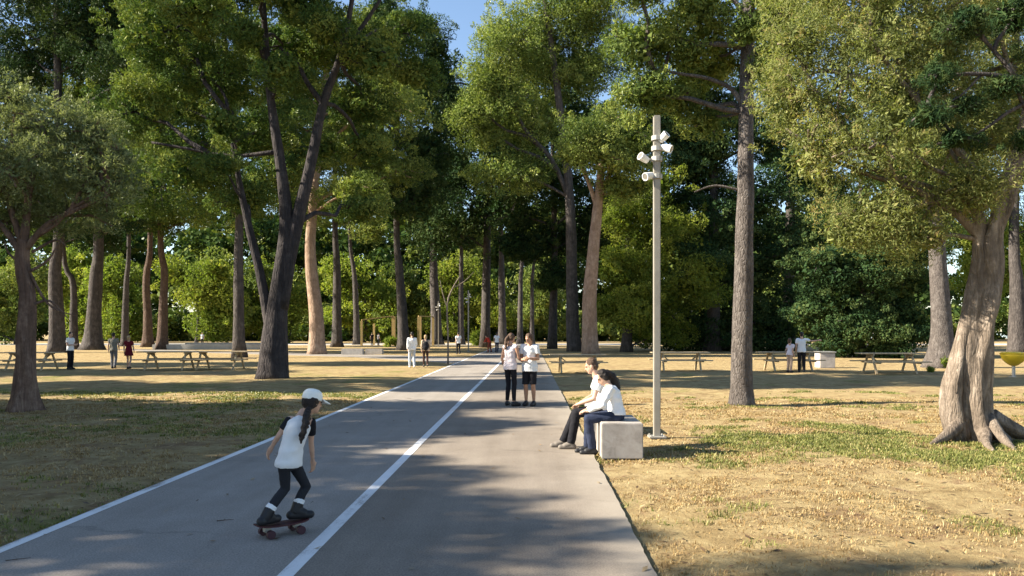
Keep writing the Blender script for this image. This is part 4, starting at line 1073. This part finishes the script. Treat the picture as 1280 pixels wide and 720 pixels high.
    if hat:
        K = MB(); Rg = []
        for t, r, z in ((0, 1.0, .015), (.2, 1.0, .040), (.45, .96, .070), (.7, .83, .100), (.9, .52, .120), (1, .12, .126)):
            Rg.append((H(0, -.014, z), rt, f, (.088*hs*r, .106*hs*r)[0], .106*hs*r))
        K.loft(Rg); c = K.blob('cap', hat, o, vx * .8, 2)
        K = MB(); n = 9; up_ = []; 
        for i in range(n):
            a = math.pi * (i / (n - 1)); 
            up_.append((math.cos(a), math.sin(a)))
        inner = [H(x * .082, .055 + y * .035, .03) for x, y in up_]; outer = [H(x * .075, (.09 + y * .12), .022 - .02 * y - .012 * x * x) for x, y in up_]
        vs = inner + outer + [p + hu * .006 for p in inner] + [p + hu * .006 for p in outer]; fs = []
        for i in range(n - 1):
            fs += [(i, i+1, n+i+1, n+i), (2*n+i, 3*n+i, 3*n+i+1, 2*n+i+1), (n+i, n+i+1, 3*n+i+1, 3*n+i), (i, 2*n+i, 2*n+i+1, i+1)]
        fs += [(0, n, 3*n, 2*n), (n-1, 3*n-1, 4*n-1, 2*n-1)]
        K.add(vs, fs); me = K.mesh('brim')
        bm = bmesh.new(); bm.from_mesh(me); bmesh.ops.recalc_face_normals(bm, faces=bm.faces[:]); bm.to_mesh(me); bm.free()
        link('brim', me, hat, c, False)
    return o

# --- skateboarder
SKX, SKY = -1.98, 6.48
def SK(px, py, dy=0.0):
    p = at(px, py, SKY + dy); return (p.x - SKX, p.y - SKY, p.z)
board_a = Vector((-2.17, 6.36)); board_b = Vector((-1.86, 6.62))
def skateboard():
    c = (board_a + board_b) / 2; d = (board_b - board_a); L = .42; ang = math.atan2(d.y, d.x)
    o = empty('skateboard', (c.x, c.y, .013), ang, 'small red-edged skateboard under the girl on the path', 'skateboard')
    m = MB(); prof = [(-.22, .104, .04), (-.205, .099, .06), (-.16, .09, .074), (-.08, .083, .08), (.08, .083, .08), (.16, .088, .074), (.205, .097, .06), (.22, .102, .04)]
    vs = []
    for x, z, w in prof: vs += [(x, -w, z), (x, w, z), (x, -w, z + .012), (x, w, z + .012)]
    fs = []
    for i in range(len(prof) - 1):
        a = i * 4; b = a + 4; fs += [(a, a+1, b+1, b), (a+2, b+2, b+3, a+3), (a, b, b+2, a+2), (a+1, a+3, b+3, b+1)]
    fs += [(0, 2, 3, 1), (len(vs)-4, len(vs)-3, len(vs)-1, len(vs)-2)]
    m.add(vs, fs); m.build('deck', simple('red_deck', (.055, .016, .02), .5), o, False)
    for sx in (-1, 1):
        m = MB(); m.bar((sx*.125, -.075, .045), (sx*.125, .075, .045), .02, .022); m.bar((sx*.125, 0, .045), (sx*.125, 0, .086), .05, .05); t = m.build('truck', STEEL, o, False)
        for sy in (-1, 1):
            w = MB(); w.cone((sx*.125, sy*.062, .034), (sx*.125, sy*.102, .034), .034, .034, 18, False); w.build('wheel', simple('dark_wheel', (.05, .02, .028), .5), o, False)
skateboard()
sk_pose = {'head': SK(391, 502, .08), 'neck': SK(380, 517, .06), 'shL': SK(362, 526, .0), 'shR': SK(389, 528, .05),
           'elL': SK(348, 545, -.02), 'elR': SK(389, 554, .10), 'wrL': SK(339, 560, .03), 'wrR': SK(391, 576, .17),
           'hipL': SK(355, 578, -.06), 'hipR': SK(367, 579, .03), 'kneeL': SK(357, 611, .02), 'kneeR': SK(383, 608, .16),
           'ankL': (-2.115 - SKX, 6.365 - SKY, .232), 'ankR': (-1.935 - SKX, 6.57 - SKY, .232), 'bend': (-.02, -.05, .0)}
for k_ in ('ankL', 'ankR'): sk_pose[k_] = sk_pose[k_][:2] + (.19,)
person((SKX, SKY, 0), 0, 'girl in white cap, white shirt and dark leggings crouching on a skateboard', {k: (tuple(q / .84 for q in v) if k != 'bend' else v) for k, v in sk_pose.items()}, s=.84,
       face=(.60, .78, -.22), footL=(.55, .83, 0), footR=(.93, .36, 0), top=WHITE, sleevemat=BLACK, bottom=CHARCOAL, legs='tight', shoes=SHOEB, boots=True, socks=WHITE, hair='pony', hat=simple('white_cap', (.80, .81, .76), .8, .03, 8, .1, 200),
       pony=[tuple(q / .84 for q in SK(*p)) for p in ((386, 511, .0), (383, 520, -.06), (381, 532, -.09), (378, 543, -.10), (376, 553, -.10))], female=True, slim=.75, hemdrop=.03,
       palm={'L': (.8, .5, 0), 'R': (-.8, .4, 0)})
# --- two women standing on the path
X, Y = gx(638, 508)
person((X, Y, .012), math.radians(-35), 'woman with ponytail in white sleeveless top and long black leggings standing on the path', {'kneeL': (-.07, .02, .49), 'kneeR': (.10, .02, .49), 'ankR': (.14, -.05, .085), 'ankL': (-.11, .02, .085), 'elL': (-.22, -.03, 1.09), 'wrL': (-.2, .05, .86), 'elR': (.21, .04, 1.10), 'wrR': (.16, .26, 1.02), 'head': (.0, .04, 1.56)},
       s=.97, face=(.3, .9, -.25), top=PINK, sleeve='none', bottom=BLACK, legs='tight', hair='pony', hairmat=HAIR_BR, skin=SKIN_TAN, female=True, footL=(-.4, 1, 0), footR=(.3, 1, 0), slim=.95)
X, Y = gx(662, 508)
person((X, Y, .012), math.radians(160), 'woman in white t-shirt and black knee-length shorts holding her hands together', {'elL': (-.21, .0, 1.09), 'elR': (.21, .0, 1.09), 'wrL': (-.07, .22, 1.10), 'wrR': (.09, .22, 1.07), 'head': (.0, .05, 1.555)},
       s=.97, face=(.35, .9, -.4), top=WHITE, bottom=BLACK, legs='shorts', hair='bun', hairmat=HAIR_BR, skin=SKIN_TAN, female=True, slim=1.05, hemdrop=.1, handdir={'L': (.9, .3, 0), 'R': (-.9, .3, 0)})
# --- seated couple on the block, facing the path
seat = {'hipL': (-.085, 0, .565), 'hipR': (.085, 0, .565), 'kneeL': (-.10, .42, .53), 'kneeR': (.10, .42, .53), 'ankL': (-.10, .42, .085), 'ankR': (.10, .40, .085)}
p = dict(seat); p.update({'shL': (-.15, .10, .96), 'shR': (.15, .10, .96), 'neck': (0, .13, 1.01), 'head': (0, .20, 1.12), 'elL': (-.20, .22, .74), 'elR': (.20, .22, .74), 'wrL': (-.10, .42, .64), 'wrR': (.10, .42, .64), 'bend': (0, -.05, 0), 'kneeR': (.09, .40, .53), 'ankR': (.10, .42, .085), 'ankL': (-.07, .36, .085)})
person((1.17, 10.86, 0), math.radians(90), 'long-haired woman in white long-sleeved shirt and dark jeans sitting on the concrete bench', p, s=.93, face=(-.12, .85, -.5), top=WHITE, sleeve='long', bottom=NAVY, legs='long', shoes=SHOEB, hair='long', hairmat=HAIR_DK, female=True, hemdrop=-.02,
       handdir={'L': (.6, .8, -.1), 'R': (-.6, .8, -.1)}, palm={'L': (0, 0, -1), 'R': (0, 0, -1)})
p = dict(seat); p.update({'shL': (-.17, .10, 1.02), 'shR': (.17, .10, 1.02), 'neck': (0, .13, 1.07), 'head': (0, .20, 1.21), 'elL': (-.24, .17, .76), 'elR': (.24, .17, .76), 'wrL': (-.10, .40, .66), 'wrR': (.10, .38, .65), 'bend': (0, -.05, 0), 'ankL': (-.12, .50, .085), 'ankR': (.06, .62, .085)})
person((1.06, 11.38, 0), math.radians(88), 'short-haired man in white t-shirt and dark trousers sitting on the bench beside a woman', p, s=.97, face=(.1, .95, -.3), top=WHITE, sleeve='short', bottom=BLACK, legs='long', shoes=simple('grey_shoe', (.16, .14, .12), .7), hair='short', hairmat=HAIR_BR, hemdrop=-.02,
       handdir={'L': (.9, .35, -.3), 'R': (-.9, .35, -.3)}, palm={'L': (0, 0, -1), 'R': (0, 0, -1)})
# --- people farther off
def far_person(px, by, rz, label, s=1.0, walk=.0, **kw):
    X, Y = gx(px, by); P = {}
    if walk:
        w = walk; P = {'kneeL': (-.09, .10*w + .03, .50), 'ankL': (-.09, .16*w, .085), 'kneeR': (.09, .02, .49), 'ankR': (.09, -.24*w, .11), 'elL': (-.21, -.12*w, 1.10), 'wrL': (-.21, -.10*w, .87), 'elR': (.21, .06*w, 1.10), 'wrR': (.20, .24*w, .92)}
    P.update(kw.pop('pose', {}))
    return person((X, Y, .01), math.radians(rz), label, P, s=s, detail=0, **kw)
far_person(88, 462, -100, 'man in white t-shirt and black trousers standing on the left lawn with arms bent', 1.0, top=WHITE, bottom=BLACK, pose={'elL': (-.2, .0, 1.09), 'wrL': (-.1, .24, 1.12), 'elR': (.2, .0, 1.09), 'wrR': (.1, .24, 1.1)})
far_person(142, 461, 10, 'person in grey-olive shirt and trousers walking beside a woman in maroon', .98, .5, top=OLIVEG, bottom=GREY)
far_person(161, 461.5, 0, 'blond woman in short maroon dress walking across the left lawn', .90, .5, top=MAROON, bottom=MAROON, hair='bob', hairmat=HAIR_BL, female=True, skirt=.5)
far_person(515, 460, 15, 'walker in white hooded top and pale blue trousers at the path edge', 1.0, .7, top=WHITE, sleeve='long', bottom=LBLUE, shoes=SHOEW)
w5 = far_person(532, 459, 10, 'walker in beige top and dark leggings carrying a black backpack', .92, .7, top=cloth('beige_cloth', (.45, .36, .27)), sleeve='long', bottom=cloth('brown_leggings', (.06, .035, .03)), legs='tight', hair='bob', hairmat=HAIR_BL, female=True)
def backpack():
    X, Y = gx(532, 459); o = empty('backpack', (X, Y, 1.02), math.radians(10), 'black backpack on the walker in beige', 'backpack')
    m = MB(); m.ell((0, -.20, .0), (.15, .10, .23)); m.ell((0, -.27, -.07), (.11, .06, .11)); m.blob('bag', BLACK, o, .012, 3)
    for sx in (-1, 1):
        m = MB(); m.cone((sx*.09, -.14, .18), (sx*.11, -.02, .32), .018, .018); m.cone((sx*.11, -.02, .32), (sx*.12, .125, .16), .018, .018); m.cone((sx*.12, .125, .16), (sx*.12, -.1, -.12), .016, .016); m.blob('strap', BLACK, o, .012, 1)
backpack()
far_person(573, 443, 20, 'distant person in white top and black trousers by the far lamp post', 1.0, .4, top=WHITE, bottom=BLACK)
far_person(612, 441, 60, 'distant person in red leaning forward at the end of the path', .95, .6, top=RED, sleeve='long', bottom=cloth('rust_cloth', (.2, .06, .04)), pose={'shL': (-.165, .22, 1.26), 'shR': (.165, .22, 1.26), 'neck': (0, .27, 1.30), 'head': (0, .36, 1.42), 'elL': (-.2, .35, 1.02), 'elR': (.2, .35, 1.02), 'wrL': (-.15, .5, .9), 'wrR': (.15, .5, .9)})
far_person(621, 441, -10, 'distant person in pale top and navy trousers next to the one in red', 1.0, .5, top=WHITE, bottom=NAVY)
far_person(1002, 466, -20, 'man in white t-shirt and black trousers stretching one arm out sideways', 1.0, top=WHITE, bottom=BLACK, pose={'elR': (.40, .08, 1.30), 'wrR': (.64, .14, 1.33)}, handdir={'R': (1, .1, 0)})
far_person(987, 466, -60, 'person in pinkish top half hidden beside the man with outstretched arm', .84, top=PINK, bottom=cloth('skin_tone_trousers', (.4, .3, .24)), pose={'shL': (-.165, .1, 1.34), 'shR': (.165, .1, 1.34)}, hair='bob', hairmat=HAIR_BR, female=True)
far_person(465, 432, 20, 'far figure in black standing inside the timber frame', 1.0, top=BLACK, bottom=BLACK)
far_person(473, 432, -30, 'far figure in grey standing inside the timber frame', .95, top=GREY, bottom=BLACK)
far_person(253, 432, 180, 'far figure in pale top and dark trousers before the sunny bushes', 1.0, top=LBLUE, bottom=BLACK)

bpy.data.scenes.remove(WORK)
for lv, me in GROW: lv.grow(me)
print('NLEAF', NLEAF, 'T', round(time.time() % 10000, 1))
